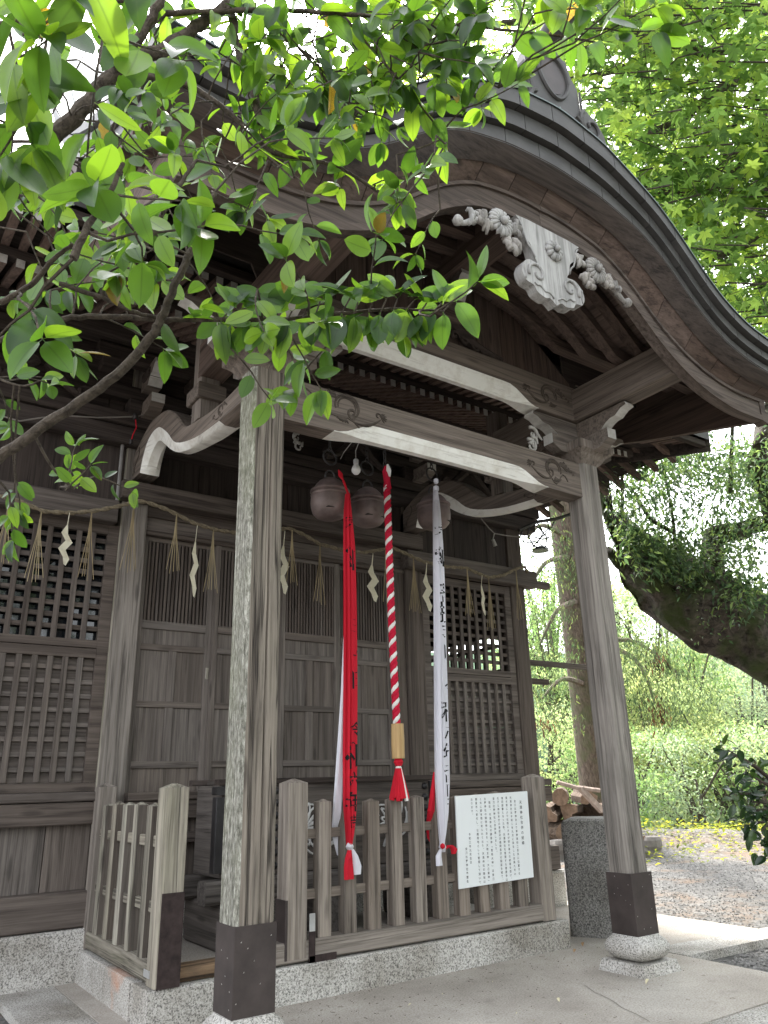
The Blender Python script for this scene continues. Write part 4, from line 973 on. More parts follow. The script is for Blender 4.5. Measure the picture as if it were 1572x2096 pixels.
rc = cloth('bell_cloth', 'long red cloth with black brush lettering hanging from the left bell', 'bell cloth', hang([(713, 1010, .014), (714, 1050, .030), (717, 1120, .047), (718.5, 1250, .053), (719, 1400, .054), (718.5, 1550, .053), (718.5, 1650, .047), (719, 1700, .030), (717, 1730, .016)]), RED, 3, 1)
wc = cloth('bell_cloth', 'long white cloth with black brush lettering hanging from the right bell', 'bell cloth', hang([(893, 998, .014), (896, 1040, .030), (899, 1110, .044), (901, 1200, .052), (903, 1350, .058), (906, 1500, .064), (908, 1600, .062), (909, 1660, .046), (908, 1710, .024), (907, 1728, .013)]), WCL, 3, 2)
def glyphs(parent, chars, xs_clip, dy=-.03):
    """brush characters printed on a cloth: (char, x, z top, size, clip to the right of x)"""
    mm = M()
    for ch, x, z, s, xc, xl in chars:
        me = text_mesh(ch, s, s*.014); bm = bmesh.new(); bm.from_mesh(me); bpy.data.meshes.remove(me)
        bmesh.ops.translate(bm, vec=(x, z, 0), verts=bm.verts)
        bmesh.ops.bisect_plane(bm, geom=bm.verts[:]+bm.edges[:]+bm.faces[:], plane_co=(xc, 0, 0), plane_no=(1, 0, 0), clear_outer=True)
        bmesh.ops.bisect_plane(bm, geom=bm.verts[:]+bm.edges[:]+bm.faces[:], plane_co=(xl, 0, 0), plane_no=(1, 0, 0), clear_inner=True)
        bm.verts.ensure_lookup_table(); b = {v: i for i, v in enumerate(bm.verts)}
        mm.add([(v.co.x, 0, v.co.y) for v in bm.verts], [tuple(b[v] for v in f.verts) for f in bm.faces]); bm.free()
    return mm
def on_cloth(mm, cl):
    """drop the print onto the nearest front fold of the cloth"""
    from mathutils.bvhtree import BVHTree
    c = [o for o in cl.children if o.name.startswith('cloth')][0]; me = c.data; off = org(cl)
    bv = BVHTree.FromPolygons([tuple(v.co+off) for v in me.vertices], [tuple(p.vertices) for p in me.polygons])
    out = []; keep = []
    for x, y, z in mm.v:
        h = bv.ray_cast(Vector((x, .5, z)), Vector((0, 1, 0)), 2)
        out.append((x, h[0].y-.0025, z) if h[0] else (x, .93, z)); keep.append(h[0] is not None)
    ix = [k for k, f in enumerate(mm.f) if all(keep[i] for i in f)]
    mm.f = [mm.f[k] for k in ix]; mm.mi = [0]*len(ix); mm.v = out; return mm
def subdiv_print(mm):
    me = mesh('p', mm, INK); bm = bmesh.new(); bm.from_mesh(me); bmesh.ops.triangulate(bm, faces=bm.faces)
    bmesh.ops.subdivide_edges(bm, edges=[e for e in bm.edges if e.calc_length() > .008], cuts=2); 
    b = {v: i for i, v in enumerate(bm.verts)}; r = M().add([tuple(v.co) for v in bm.verts], [tuple(b[v] for v in f.verts) for f in bm.faces]); bm.free(); bpy.data.meshes.remove(me); return r
def place_text(rows, frac, y=.925):
    """(char, photo x of the glyph centre, photo y of its top and bottom, clip right)"""
    out = []
    for ch, u, v0, v1, ur in rows:
        a = PY(u, v0, y); b = PY(u, v1, y); out.append((ch, a.x, a.z+.01, (a.z-b.z)*1.18, PY(ur, v0, y).x, PY(ur-40, v0, y).x))
    return out
red_t = place_text([('奉', 721, 1062, 1094, 729), ('納', 722, 1118, 1168, 731), ('令', 728, 1482, 1508, 731), ('和', 725, 1524, 1574, 731), ('六', 724, 1584, 1614, 730), ('年', 724, 1626, 1662, 729), ('吉', 723, 1672, 1696, 727), ('三', 728, 1270, 1300, 731), ('十', 730, 1336, 1356, 732), ('日', 731, 1376, 1412, 733)], 0)
wh_t = place_text([('奉', 904, 1076, 1112, 910), ('納', 905, 1118, 1160, 911), ('菩', 912, 1200, 1234, 917), ('提', 913, 1238, 1276, 918), ('寺', 914, 1282, 1314, 919), ('区', 919, 1322, 1352, 921), ('令', 919, 1398, 1422, 922), ('和', 918, 1438, 1478, 923), ('六', 919, 1484, 1514, 923), ('年', 919, 1526, 1562, 924), ('吉', 919, 1566, 1602, 924), ('日', 920, 1606, 1632, 924), ('二', 919, 1636, 1650, 922)], 0)
for tt, cl in ((red_t, rc), (wh_t, wc)): obj('lettering', on_cloth(subdiv_print(glyphs(cl, tt, 0)), cl), INK, cl, kind='stuff')
# what hangs with the red cloth: white lining, knot, tails
def tail(parent, pts, w, mat, name):
    secs = []; n_ = len(pts)
    for i, (p, wi) in enumerate(zip(pts, w)):
        p = Vector(p); secs.append([(p.x+wi*math.cos(a), p.y+min(.018, wi*.6)*math.sin(a)*(1+.5*math.sin(3*a+i)), p.z) for a in np.linspace(0, 2*math.pi, 13)[:-1]])
    return obj(name, M().loft(secs), mat, parent, smooth=True)
def pt(u, v, y): p = PY(u, v, y); return (p.x, p.y, p.z)
tail(rc, [pt(705, 1300, .97), pt(702, 1420, .97), pt(698, 1520, .98), pt(694, 1600, .99), pt(690, 1660, 1.01), pt(688, 1690, 1.075), pt(690, 1720, 1.08), pt(697, 1750, 1.07), pt(706, 1748, 1.06)], [.008, .018, .030, .036, .036, .034, .030, .026, .012], WCL, 'white_lining')
tail(rc, [pt(716, 1722, .935), pt(716, 1733, .92), pt(717, 1742, .935)], [.012, .032, .014], WCL, 'knot'); tail(rc, [pt(716, 1738, .93), pt(714, 1755, .925), pt(713, 1775, .93), pt(714, 1800, .93)], [.014, .028, .036, .038], RED, 'tail'); tail(rc, [pt(721, 1738, .935), pt(727, 1752, .93), pt(731, 1772, .93), pt(731, 1790, .93)], [.012, .024, .032, .026], WCL, 'tail')
obj('red_knot', M().tube([pt(693, 962, .96), pt(697, 972, .94), pt(703, 984, .93)], [.005, .022, .004], 6), RED, rc); obj('red_cord', M().tube([pt(703, 984, .93), pt(713, 1012, .93)], .010, 6), RED, rc)
tail(wc, [pt(905, 1722, .94), pt(906, 1734, .925), pt(908, 1744, .935)], [.014, .034, .014], WCL, 'knot'); tail(wc, [pt(902, 1738, .93), pt(898, 1752, .93), pt(899, 1772, .93)], [.012, .026, .028], WCL, 'tail'); tail(wc, [pt(912, 1738, .93), pt(921, 1730, .925), pt(929, 1738, .93), pt(928, 1748, .93)], [.012, .028, .032, .018], RED, 'tail')
obj('red_knot', M().lathe([(.003, -.02), (.016, -.012), (.02, 0), (.016, .012), (.003, .02)], pt(906, 1732, .90), 10), RED, wc, smooth=True)
tail(wc, [pt(889, 1580, .97), pt(886, 1620, .98), pt(882, 1660, .99), pt(879, 1690, 1.07), pt(881, 1715, 1.085), pt(890, 1735, 1.075)], [.008, .022, .032, .034, .030, .012], RED, 'red_lining')
m = M()
for v_, r_ in ((985, .020), (1000, .024), (1018, .022)): m.lathe([(.002, -.03), (r_, -.018), (r_*1.1, 0), (r_, .018), (.002, .03)], pt(892.5, v_, .925), 10)
obj('knot', m, WCL, wc, smooth=True)
# twisted cord
tc = thing('bell_rope', 'thick twisted red and white cord with bamboo sleeve and red tassel', 'bell cord', (1.69, .93, 1.18))
def cx_(z): return 1.660+.012*(3.75-z)/1.6+.028*max(0, (2.6-z)/1.4)**1.3-.004
def strand(ph, r0, col, nm):
    pts = []
    for z in np.linspace(3.62, 1.68, 420):
        a = -2*math.pi*(3.62-z)/.118+ph; pts.append((cx_(z)+r0*math.cos(a), .93+r0*math.sin(a), z))
    obj(nm, M().tube(pts, .0172, 7), col, tc, smooth=True)
for q in range(3): strand(q*2*math.pi/3, .0140, (CRIM, CRIM, WCORD)[q], 'cord_strand')
m = M(); m.tube([(1.650, .93, 3.80), (1.648, .93, 3.75), (1.66, .93, 3.66), (1.662, .93, 3.60)], [.010, .030, .028, .036], 10); obj('cord_knot', m, CRIM, tc, smooth=True)
m = M(); m.tube([(1.655, .91, 3.81), (1.660, .905, 3.75), (1.668, .905, 3.70)], [.008, .024, .010], 8); obj('cord_knot', m, WCORD, tc, smooth=True)
m = M(); xb = cx_(1.58)+.002
m.lathe([(.030, -.125), (.048, -.125), (.050, 0), (.047, .125), (.028, .125)], (xb, .93, 1.575), 20); obj('bamboo_sleeve', m, BAMBOO, tc, smooth=True)
m = M(); m.lathe([(.002, -.034), (.026, -.026), (.036, 0), (.026, .026), (.012, .03)], (xb, .93, 1.425), 14); obj('tassel_knot', m, RED, tc, smooth=True)
obj('tassel_tie', M().lathe([(.018, -.010), (.023, 0), (.018, .010)], (xb, .93, 1.385), 12), WCORD, tc)
for i in range(16):
    a = 2*math.pi*i/16; r1_ = .062; p = [(xb+.016*math.cos(a), .93+.016*math.sin(a), 1.38), (xb+.034*math.cos(a), .93+.034*math.sin(a), 1.29), (xb+r1_*math.cos(a), .93+r1_*math.sin(a), 1.165+.012*math.sin(i*2.3))]
    obj('tassel_strip', M().tube(p, [.010, .014, .015], 5), WCORD if i == 13 else RED, tc)
# chain of the cord
m = M(); z0 = 3.80
while z0 < 4.10:
    for q in (0, 1): m.tube([(1.648+(.014*math.cos(p) if q == 0 else 0), .94+(.014*math.cos(p) if q else 0), z0+.028+.03*math.sin(p)+q*.045) for p in np.linspace(0, 2*math.pi, 13)], .0045, 5, caps=False)
    z0 += .09
obj('chain', m, IRON, tc, smooth=True)
# bulb on its wire
lb = thing('light_bulb', 'unlit white light bulb hanging by a wire under the front beam', 'light bulb', (1.14, .6, 3.54))
obj('glass', M().lathe([(.002, -.036), (.018, -.031), (.032, -.014), (.036, .004), (.030, .024), (.020, .042), (.016, .056)], (1.138, .6, 3.535), 18), plain('bulb_white', (.74, .74, .74), .3, .5, 0, .02), lb, smooth=True)
obj('socket', M().lathe([(.017, .050), (.020, .056), (.020, .085), (.010, .095), (.002, .097)], (1.138, .6, 3.535), 14), plain('socket_grey', (.45, .45, .45), .5), lb, smooth=True)
obj('wire', M().tube([(1.138, .6, 3.62), (1.137, .6, 3.70), (1.135, .5, 3.80), (1.13, .2, 3.84)], .003, 5).tube([(1.0, .6, 3.60), (1.03, .6, 3.66), (1.08, .4, 3.80), (1.08, .2, 3.83)], .0025, 5), plain('pale_wire', (.35, .33, .30), .6), lb)
# wires along the wall
wi = thing('electric_cable', 'thin pale cable strung along the wall above the left lattice', 'cable', (-.5, 2.45, 4.2))
pw = [PY(u, v, 2.40) for u, v in ((-40, 850), (5, 852), (40, 862), (120, 850), (200, 855), (275, 853), (320, 845))]
obj('wire', M().tube(pw, .007, 6), plain('cable_grey', (.20, .18, .16), .6), wi)
p0 = PY(277, 853, 2.38); p1 = PY(268, 905, 2.38)
obj('junction', M().lathe([(.004, -.03), (.022, -.025), (.026, 0), (.018, .03), (.004, .035)], p0, 10), IRON, wi)
obj('plug', M().lathe([(.004, -.025), (.018, -.02), (.018, .02), (.004, .025)], p1, 10), IRON, wi)
obj('red_lead', M().tube([p0, PY(279, 875, 2.38), PY(272, 890, 2.38), p1], .005, 5), RED, wi)
wj = thing('electric_cable', 'pale cable with an empty lamp socket under the right curved beam', 'cable', (3.6, 2.4, 3.9))
pw = [PY(u, v, 2.35) for u, v in ((985, 1062), (1000, 1080), (1012, 1092), (1035, 1096), (1062, 1099))]
obj('wire', M().tube(pw, .007, 6), plain('cable_grey', (.20, .18, .16), .6), wj)
obj('socket', M().tube([PY(1012, 1092, 2.35), PY(1009, 1104, 2.35)], .006, 5).tube([PY(1009, 1104, 2.35), PY(1014, 1118, 2.35)], [.018, .024], 8), plain('pale_wire', (.35, .33, .30), .6), wj)
# black lantern frame tangled in wire at the right corner
lt = thing('hanging_lamp', 'black wire lamp frame tangled under the right corner of the eaves', 'lamp', tuple(PY(1105, 1110, 2.3)))
m = M(); B = lambda u, v, dy=0: PY(u, v, 2.3+dy)
m.tube([B(1062, 1085), B(1100, 1068), B(1140, 1062), B(1170, 1052)], .022, 6)
for pts in (((1085, 1075), (1080, 1095), (1092, 1118), (1120, 1124)), ((1100, 1070), (1112, 1090), (1100, 1112), (1122, 1122)), ((1120, 1066), (1125, 1085), (1108, 1100), (1090, 1120)), ((1090, 1072), (1104, 1082), (1120, 1100), (1116, 1125)), ((1070, 1085), (1064, 1100), (1075, 1112), (1095, 1108)), ((1135, 1065), (1130, 1078), (1112, 1090)), ((1095, 1100), (1110, 1104), (1124, 1100))):
    m.tube([B(*p, dy=rnd(-.04, .04)) for p in pts], .009, 5)
obj('wire_tangle', m, IRON, lt)
c_ = B(1106, 1126); obj('lamp_shade', M().lathe([(.02, .05), (.05, .04), (.10, .0), (.105, -.012), (.02, -.012)], c_, 14), plain('smoky_glass', (.10, .11, .11), .2), lt, smooth=True)

# ================================================================== SACRED ROPE
YR = 2.39
sr = thing('straw_rope', 'twisted straw rope with hanging straw tufts strung across the hall front', 'sacred rope', tuple(PY(400, 1075, YR)))
rp = [PY(u, v, YR) for u, v in ((-90, 990), (-20, 1010), (30, 1022), (90, 1047), (150, 1050), (200, 1045), (245, 1036), (283, 1026), (300, 1028), (340, 1042), (400, 1072), (440, 1084), (490, 1092), (540, 1089), (590, 1081), (620, 1093), (655, 1114), (705, 1127), (745, 1131), (790, 1123), (803, 1121), (830, 1133), (868, 1150), (915, 1160), (955, 1163), (975, 1172), (1000, 1182), (1030, 1178), (1055, 1165), (1074, 1160), (1080, 1172))]
def resample(P, step):
    out = [P[0]]
    for a, b in zip(P, P[1:]):
        n_ = max(1, int((b-a).length/step)); out += [a.lerp(b, (i+1)/n_) for i in range(n_)]
    return out
rp = resample(rp, .013)
for q in range(2):
    pts = []
    for i, p in enumerate(rp):
        a = i*.42+q*math.pi; pts.append(p+Vector((0, .0085*math.cos(a), .0085*math.sin(a))))
    obj('rope_strand', M().tube(pts, .0125, 6), ROPE, sr, smooth=True)
for k_, (u, v0, v1, n_) in enumerate(((85, 1046, 1195, 6), (188, 1047, 1192, 5), (275, 1030, 1176, 6), (362, 1052, 1178, 5), (437, 1084, 1216, 6), (598, 1085, 1198, 6), (655, 1114, 1238, 5), (789, 1124, 1242, 3), (846, 1142, 1257, 8), (956, 1164, 1262, 6), (1000, 1184, 1292, 6), (1056, 1168, 1270, 4), (20, 1022, 1160, 5))):
    a = PY(u, v0, YR-.012); L = (a.z-PY(u, v1, YR).z); m = M()
    for i in range(n_):
        sx = (i-(n_-1)/2)*.34/(n_+2)*.5+rnd(-.008, .008); p1 = a+Vector((sx*.25, 0, -L*.35)); p2 = a+Vector((sx*1.25, rnd(-.01, .01), -L*rnd(.92, 1.0)))
        m.tube([a, p1, p2], [.0042, .0034, .003], 4)
    obj('straw_tuft', m, STRAW, sr)
random.seed(5)
for k_, (u, v0, v1, lab) in enumerate(((142, 1047, 1157, 'folded cream paper streamer in front of the left lattice'), (403, 1072, 1222, 'twisted cream paper streamer left of the mossy porch post'), (582, 1084, 1215, 'cream paper streamer peeking out behind the mossy porch post'), (762, 1131, 1230, 'zigzag cream paper streamer between the red cloth and twisted cord'), (872, 1150, 1250, 'cream paper streamer just left of the white cloth'), (985, 1176, 1258, 'narrow cream paper streamer right of the white cloth'))):
    a = PY(u, v0, YR-.02); b = PY(u, v1, YR-.02); L = a.z-b.z
    t = thing('paper_streamer', lab, 'paper streamer', tuple(a), 'paper streamers on the straw rope')
    w_ = (.30, .16, .26, .40, .36, .22)[k_]*L*.56
    segs = [(0, .02, .03), (0, .25, .18), (-.25, .42, .9), (.35, .55, 1.0), (-.35, .72, 1.0), (.25, .86, .9), (.1, 1.0, .35)]
    m = M(); pts = [(a.x+c*w_, a.y-.012*(-1)**i*(1 if w_ > .05 else .5), a.z-L*q, ww*w_*.75) for i, (c, q, ww) in enumerate(segs)]
    for i, (p, q) in enumerate(zip(pts, pts[1:])):
        dz = .01; y1 = p[1]; y2 = q[1]
        m.add([(p[0]-p[3]*.5, y1, p[2]), (p[0]+p[3]*.5, y1-.006, p[2]-dz), (q[0]+q[3]*.5, y2, q[2]-dz), (q[0]-q[3]*.5, y2-.004, q[2])], [(0, 1, 2, 3)])
        m.add([(p[0]-p[3]*.5, y1+.0012, p[2]), (p[0]+p[3]*.5, y1-.0048, p[2]-dz), (q[0]+q[3]*.5, y2+.0012, q[2]-dz), (q[0]-q[3]*.5, y2-.0028, q[2])], [(0, 1, 2, 3)])
    obj('folded_paper', m, PAPER, t)

# ================================================================== STONES, LOGS BESIDE THE HALL
def rounded_block(cx, cy, z0, hx, hy, hz, ang, rr=.05, tap=.0):
    secs = []; ca, sa = math.cos(ang), math.sin(ang)
    for z, k in ((0, 0), (hz-rr, 0), (hz-rr*.3, rr*.3), (hz, rr)):
        q = []; X, Y_ = hx-k-tap*z, hy-k-tap*z
        for sx, sy in ((1, 1), (-1, 1), (-1, -1), (1, -1)):
            for j in range(4):
                a = math.atan2(sy, sx)-math.pi/4+math.pi/2*j/3; px = sx*(X-rr)+rr*math.cos(a); py = sy*(Y_-rr)+rr*math.sin(a)
                q.append((cx+px*ca-py*sa, cy+px*sa+py*ca, z0+z))
        secs.append(q)
    return M().loft(secs)
BLK_A = PZ(1242, 1927, 0); 
gbk = obj('stone_block', rounded_block(4.06, 1.20, 0, .30, .26, .93, .62, .05), GRAN_D, smooth=True)
tag(gbk, 'dark rounded granite block standing between fence and right porch post', 'stone block')
for i, (x, y, hx, hy, hz) in enumerate(((3.62, 2.35, .14, .2, .42), (3.75, 2.95, .16, .25, .62))):
    tag(obj('stone_block', rounded_block(x, y, 0, hx, hy, hz, .1, .02), GRAN), ('small pale granite block tucked behind the right end of the fence', 'taller pale granite block against the right corner of the hall')[i], 'stone block')
random.seed(11)
def log(a, b, r, label, split=False):
    a, b = Vector(a), Vector(b); ax = (b-a).normalized(); u = ax.orthogonal().normalized(); v = ax.cross(u); n_ = 10; ph = rnd(0, 6)
    rad = [(r*(.45+.55*abs(math.sin(j*.9+ph))) if split else r*rnd(.9, 1.08)) for j in range(n_)]
    sec = lambda p, k: [p+(u*math.cos(2*math.pi*j/n_)+v*math.sin(2*math.pi*j/n_))*rad[j]*k for j in range(n_)]
    m = M(); m.loft([sec(a, 1), sec(a.lerp(b, .5), 1.03), sec(b, .97)], True, False, 0)
    c = len(m.v); m.add(sec(a, 1), [tuple(range(n_))], 1); m.add(sec(b, .97), [tuple(range(n_))], 1)
    o = obj('log', m, [LOGBARK, WOODCUT]); tag(o, label, 'log', 'cut logs heaped under the cedar'); o['kind'] = 'thing'; return o
LC = PD(1170, 1740, 13.6)
view = Vector((FW[0], FW[1], 0)).normalized(); side = Vector((RT[0], RT[1], 0)).normalized()
_o = ['first from the left', 'second from the left', 'third from the left', 'fourth from the left', 'fifth from the left']
LBL = [(_o[i], r) for r, n in (('bottom row', 5), ('second row', 4), ('third row', 3), ('top row', 2)) for i in range(n)]
LB = [( -.62, .17), (-.22, .15), (.2, .17), (.6, .16), (1.0, .15), (-.42, .44), (0, .44), (.42, .45), (.82, .44), (-.28, .72), (.1, .74), (.5, .72), (-.10, 1.0), (.30, 1.0)]
for k_, (s_, z_) in enumerate(LB):
    c = Vector((LC.x, LC.y, -.05))+side*s_+Vector((0, 0, z_)); d = (view*rnd(.7, 1)+side*rnd(-.6, .35)+Vector((0, 0, rnd(-.06, .06)))).normalized()
    log(c-d*.45, c+d*.45, rnd(.14, .20), 'cut log, %s of the %s in the firewood heap' % LBL[k_], random.random() < .5)
for pts, lab in ((((1140, 1601), (1180, 1612), (1228, 1618)), 'thin pale bent branch lying on top of the log heap'), (((1188, 1613), (1232, 1660)), 'sawn pale timber leaning across the log heap')):
    P_ = [PD(u, v, 12.9) for u, v in pts]; m = M().tube(P_, .035 if len(pts) == 3 else .06, 6 if len(pts) == 3 else 4)
    tag(obj('branch' if len(pts) == 3 else 'timber', m, plain('pale_stick', (.42, .33, .28), .85, .2, 0, .25, 15)), lab, 'branch' if len(pts) == 3 else 'timber')
for i, (u, v, r_) in enumerate(((1328, 1718, .16), (1333, 1700, .13), (1150, 1700, .18), (1140, 1672, .16))):
    p = PD(u, v, 13.2); secs = []; a0 = rnd(0, 3)
    for z, k in ((-.05, .9), (.0, 1.05), (.10, 1.0), (.15, .8), (.16, .5)): secs.append([(p.x+r_*k*1.5*math.cos(b+a0)*(1+.35*noise.noise((b, i*3, z))), p.y+r_*k*math.sin(b+a0)*(1+.35*noise.noise((i, b*2, z))), gz(p.x, p.y)+(.16 if i in (1, 3) else 0)+z) for b in np.linspace(0, 2*math.pi, 9)[:-1]])
    tag(obj('rock', M().loft(secs), plain('pale_rock', (.24, .22, .20), .9, .2, 0, .25, 8)), ('low pale rock right of the right porch post', 'upper pale rock stacked right of the right porch post', 'grey rock beside the log heap', 'upper grey rock under the log heap')[i], 'rock')

# ================================================================== VEGETATION
def set_leaf_attrs(me, rib, tint=None):
    a = me.attributes.new('rib', 'FLOAT', 'POINT'); a.data.foreach_set('value', np.asarray(rib, np.float32))
    if tint is not None: b = me.attributes.new('tint', 'FLOAT', 'POINT'); b.data.foreach_set('value', np.asarray(tint, np.float32))
def blade(n=6, wid=.21, fold=.10, curl=.18, tip=1.0, stalk=.10, round_=.85):
    """one leaf of unit length along +Y, face up; returns verts, faces, rib flags"""
    v, f, r = [], [], []
    for i in range(n+1):
        t = i/n; w = wid*(math.sin(math.pi*t**round_)**.68 if 0 < t < 1 else 0.0)+(.004 if i in (0, n) else 0)
        y = stalk+t*(1-stalk); z = -curl*(t*t)+.05*t
        for s, k in ((-1, 0), (-.5, .35), (0, 1), (.5, .35), (1, 0)): v.append((s*w, y, z+abs(s)*w*fold*4*.5-(.006*0 if s else 0))); r.append(k)
    for i in range(n):
        for j in range(4): a = i*5+j; f.append((a, a+1, a+6, a+5))
    b = len(v); v += [(-.008, 0, 0), (.008, 0, 0), (.008, stalk+.02, 0), (-.008, stalk+.02, 0)]; r += [1]*4; f.append((b, b+1, b+2, b+3))
    return np.array(v), f, np.array(r)
def star(nl=5, curl=.12):
    v = [(0, 0, 0)]; r = [0]; f = []
    for i in range(nl):
        a = math.pi/2+(i-(nl-1)/2)*math.radians(56); L = (1.0 if i == nl//2 else (.92 if abs(i-nl//2) == 1 else .60))
        d = np.array((math.cos(a), math.sin(a), 0)); s = np.array((-d[1], d[0], 0)); b = len(v)
        for q, w in ((.40, -.19), (.40, .19), (.70, -.12), (.70, .12), (1.0, 0)): p = d*q*L+s*w; v.append((p[0], p[1]+.1, -curl*q*q)); r.append(0)
        f += [(0, b, b+2, b+4), (0, b+4, b+3, b+1)]
    return np.array(v), f, np.array(r)
def diamond(bend=.15, w=.28):
    return np.array([(0, 0, 0), (-w, .45, .03), (0, .5, -bend*.3), (w, .45, .03), (0, 1, -bend)]), [(0, 2, 1), (0, 3, 2), (1, 2, 4), (2, 3, 4)], np.zeros(5)
def frame(d, nrm):
    """matrix whose Y axis is d and Z axis near nrm"""
    y = Vector(d).normalized(); z = Vector(nrm); z = (z-y*z.dot(y)); z = z.normalized() if z.length > 1e-5 else y.orthogonal().normalized(); x = y.cross(z)
    return Matrix(((x.x, y.x, z.x), (x.y, y.y, z.y), (x.z, y.z, z.z)))
def seen_size(p, s):
    u, v, z = proj(p)
    if -60 < u < 1632 and -60 < v < 2156 and z > .1: return s/z
    return 0
def leaves(parent, items, shapes, mat, name='leaf', single=300, stuff='foliage'):
    """items: (position, 3x3 matrix, size, shape index). The ones that show largest become parts, the rest one stuff part."""
    order = sorted(range(len(items)), key=lambda i: -seen_size(items[i][0], items[i][2]))
    off = org(parent); protos = []
    if single:
        for v, f, r in shapes:
            me = bpy.data.meshes.new(name); me.from_pydata([tuple(p) for p in v], [], f); me.materials.append(mat); set_leaf_attrs(me, r)
            me.polygons.foreach_set('use_smooth', [True]*len(me.polygons)); protos.append(me)
        for i in order[:single]:
            p, R_, s, k = items[i]; o = bpy.data.objects.new(name, protos[k]); COL.objects.link(o); o.parent = parent
            mw = (R_*s).to_4x4(); mw.translation = Vector(p)-off; o.matrix_local = mw; ORG[o.name] = off
    rest = order[single:]
    if rest:
        V, Fc, Rb, Tn = [], [], [], []; b = 0
        for i in rest:
            p, R_, s, k = items[i]; v, f, r = shapes[k]; A = np.array(R_)*s
            V.append(v@A.T+np.array(p)-np.array(off)); Fc += [tuple(b+q for q in ff_) for ff_ in f]; Rb.append(r); Tn.append(np.full(len(v), random.random())); b += len(v)
        me = bpy.data.meshes.new(stuff); me.from_pydata(np.concatenate(V).tolist(), [], Fc); me.materials.append(mat); set_leaf_attrs(me, np.concatenate(Rb), np.concatenate(Tn))
        me.polygons.foreach_set('use_smooth', [True]*len(me.polygons))
        o = bpy.data.objects.new(stuff, me); COL.objects.link(o); o.parent = parent; o['kind'] = 'stuff'; ORG[o.name] = off
def rvec(): 
    while True:
        v = Vector((rnd(-1, 1), rnd(-1, 1), rnd(-1, 1)))
        if .05 < v.length < 1: return v.normalized()
UPV = Vector((0, 0, 1)); RTV, UPC, FWV = Vector(RT), Vector(UP), Vector(FW)

# ---------------- evergreen tree whose boughs hang into the picture from the left
random.seed(12)
ev = thing('evergreen_tree', 'glossy broadleaf evergreen tree whose boughs hang across the upper left', 'tree', (-3.6, -1.4, -.1))
LIMBS = [([(-160, 560), (-60, 455), (0, 400), (60, 325), (150, 243), (250, 138), (330, 104), (400, 58), (480, -2), (560, -70)], 1.75, 2.1, .026, .013),
 ([(240, 150), (272, 92), (318, 22), (350, -60)], 1.93, 2.0, .015, .011), ([(470, 6), (488, 100), (516, 180), (533, 252)], 2.05, 2.0, .012, .009),
 ([(250, 150), (330, 160), (400, 182), (480, 240), (560, 312), (640, 328), (700, 346), (790, 402)], 1.95, 2.1, .009, .004),
 ([(-160, 1040), (-40, 968), (0, 935), (100, 866), (220, 782), (300, 702), (330, 652), (362, 575), (394, 505), (420, 440), (440, 395)], 1.55, 1.6, .0135, .006),
 ([(328, 655), (430, 654), (560, 655), (700, 642), (800, 633), (905, 637)], 1.6, 1.65, .006, .0025), ([(-60, 720), (90, 666), (180, 648), (328, 655)], 1.55, 1.6, .006, .006),
 ([(340, 28), (470, 22), (560, 20), (700, 28), (850, 42), (1000, 58), (1130, 72), (1218, 86)], 2.0, 2.05, .008, .0025), ([(830, 44), (905, 78), (962, 124), (1000, 165), (1020, 180)], 2.03, 1.95, .004, .002),
 ([(700, 30), (770, 110), (860, 215), (915, 290)], 2.05, 1.95, .004, .002), ([(150, 530), (180, 462), (222, 398), (252, 335)], 1.05, 1.1, .006, .003), ([(300, 500), (332, 440), (380, 360), (402, 328)], 1.4, 1.45, .005, .003),
 ([(70, 890), (108, 958), (150, 1000)], 1.6, 1.65, .0035, .002), ([(-60, 60), (60, 40), (150, 20), (260, 0)], 1.2, 1.2, .005, .003), ([(0, 620), (60, 585), (110, 530), (150, 500)], 1.2, 1.2, .005, .003),
 ([(540, 310), (600, 365), (590, 330)], 2.0, 1.9, .003, .002), ([(560, 40), (640, 130), (700, 200), (760, 250)], 2.1, 2.1, .005, .002), ([(-40, 760), (40, 790), (80, 780)], 1.7, 1.7, .003, .002), ([(-30, 300), (60, 290), (150, 330), (260, 360)], 2.3, 2.3, .006, .003), ([(120, 580), (210, 610), (280, 640), (330, 652)], 1.5, 1.6, .005, .004)]
pts_all = []; bm_ = M(); main_m = M()
for i, (pp, d0, d1, r0, r1) in enumerate(LIMBS):
    P_ = [PD(u, v, d0+(d1-d0)*k/(len(pp)-1)) for k, (u, v) in enumerate(pp)]; Q = []
    for k in range(len(P_)-1):
        a, b, c, d = P_[max(0, k-1)], P_[k], P_[k+1], P_[min(len(P_)-1, k+2)]
        for j in range(6): t = j/6; Q.append(.5*((2*b)+(c-a)*t+(2*a-5*b+4*c-d)*t*t+(3*b-a-3*c+d)*t**3))
    Q.append(P_[-1]); Q = [q+rvec()*r1*.35 for q in Q]
    obj('branch', M().tube(Q, [r0+(r1-r0)*k/(len(Q)-1) for k in range(len(Q))], 9), BARK, ev, smooth=True)
    pts_all += [(q, (Q[min(k+1, len(Q)-1)]-Q[max(k-1, 0)]).normalized()) for k, q in enumerate(Q)]
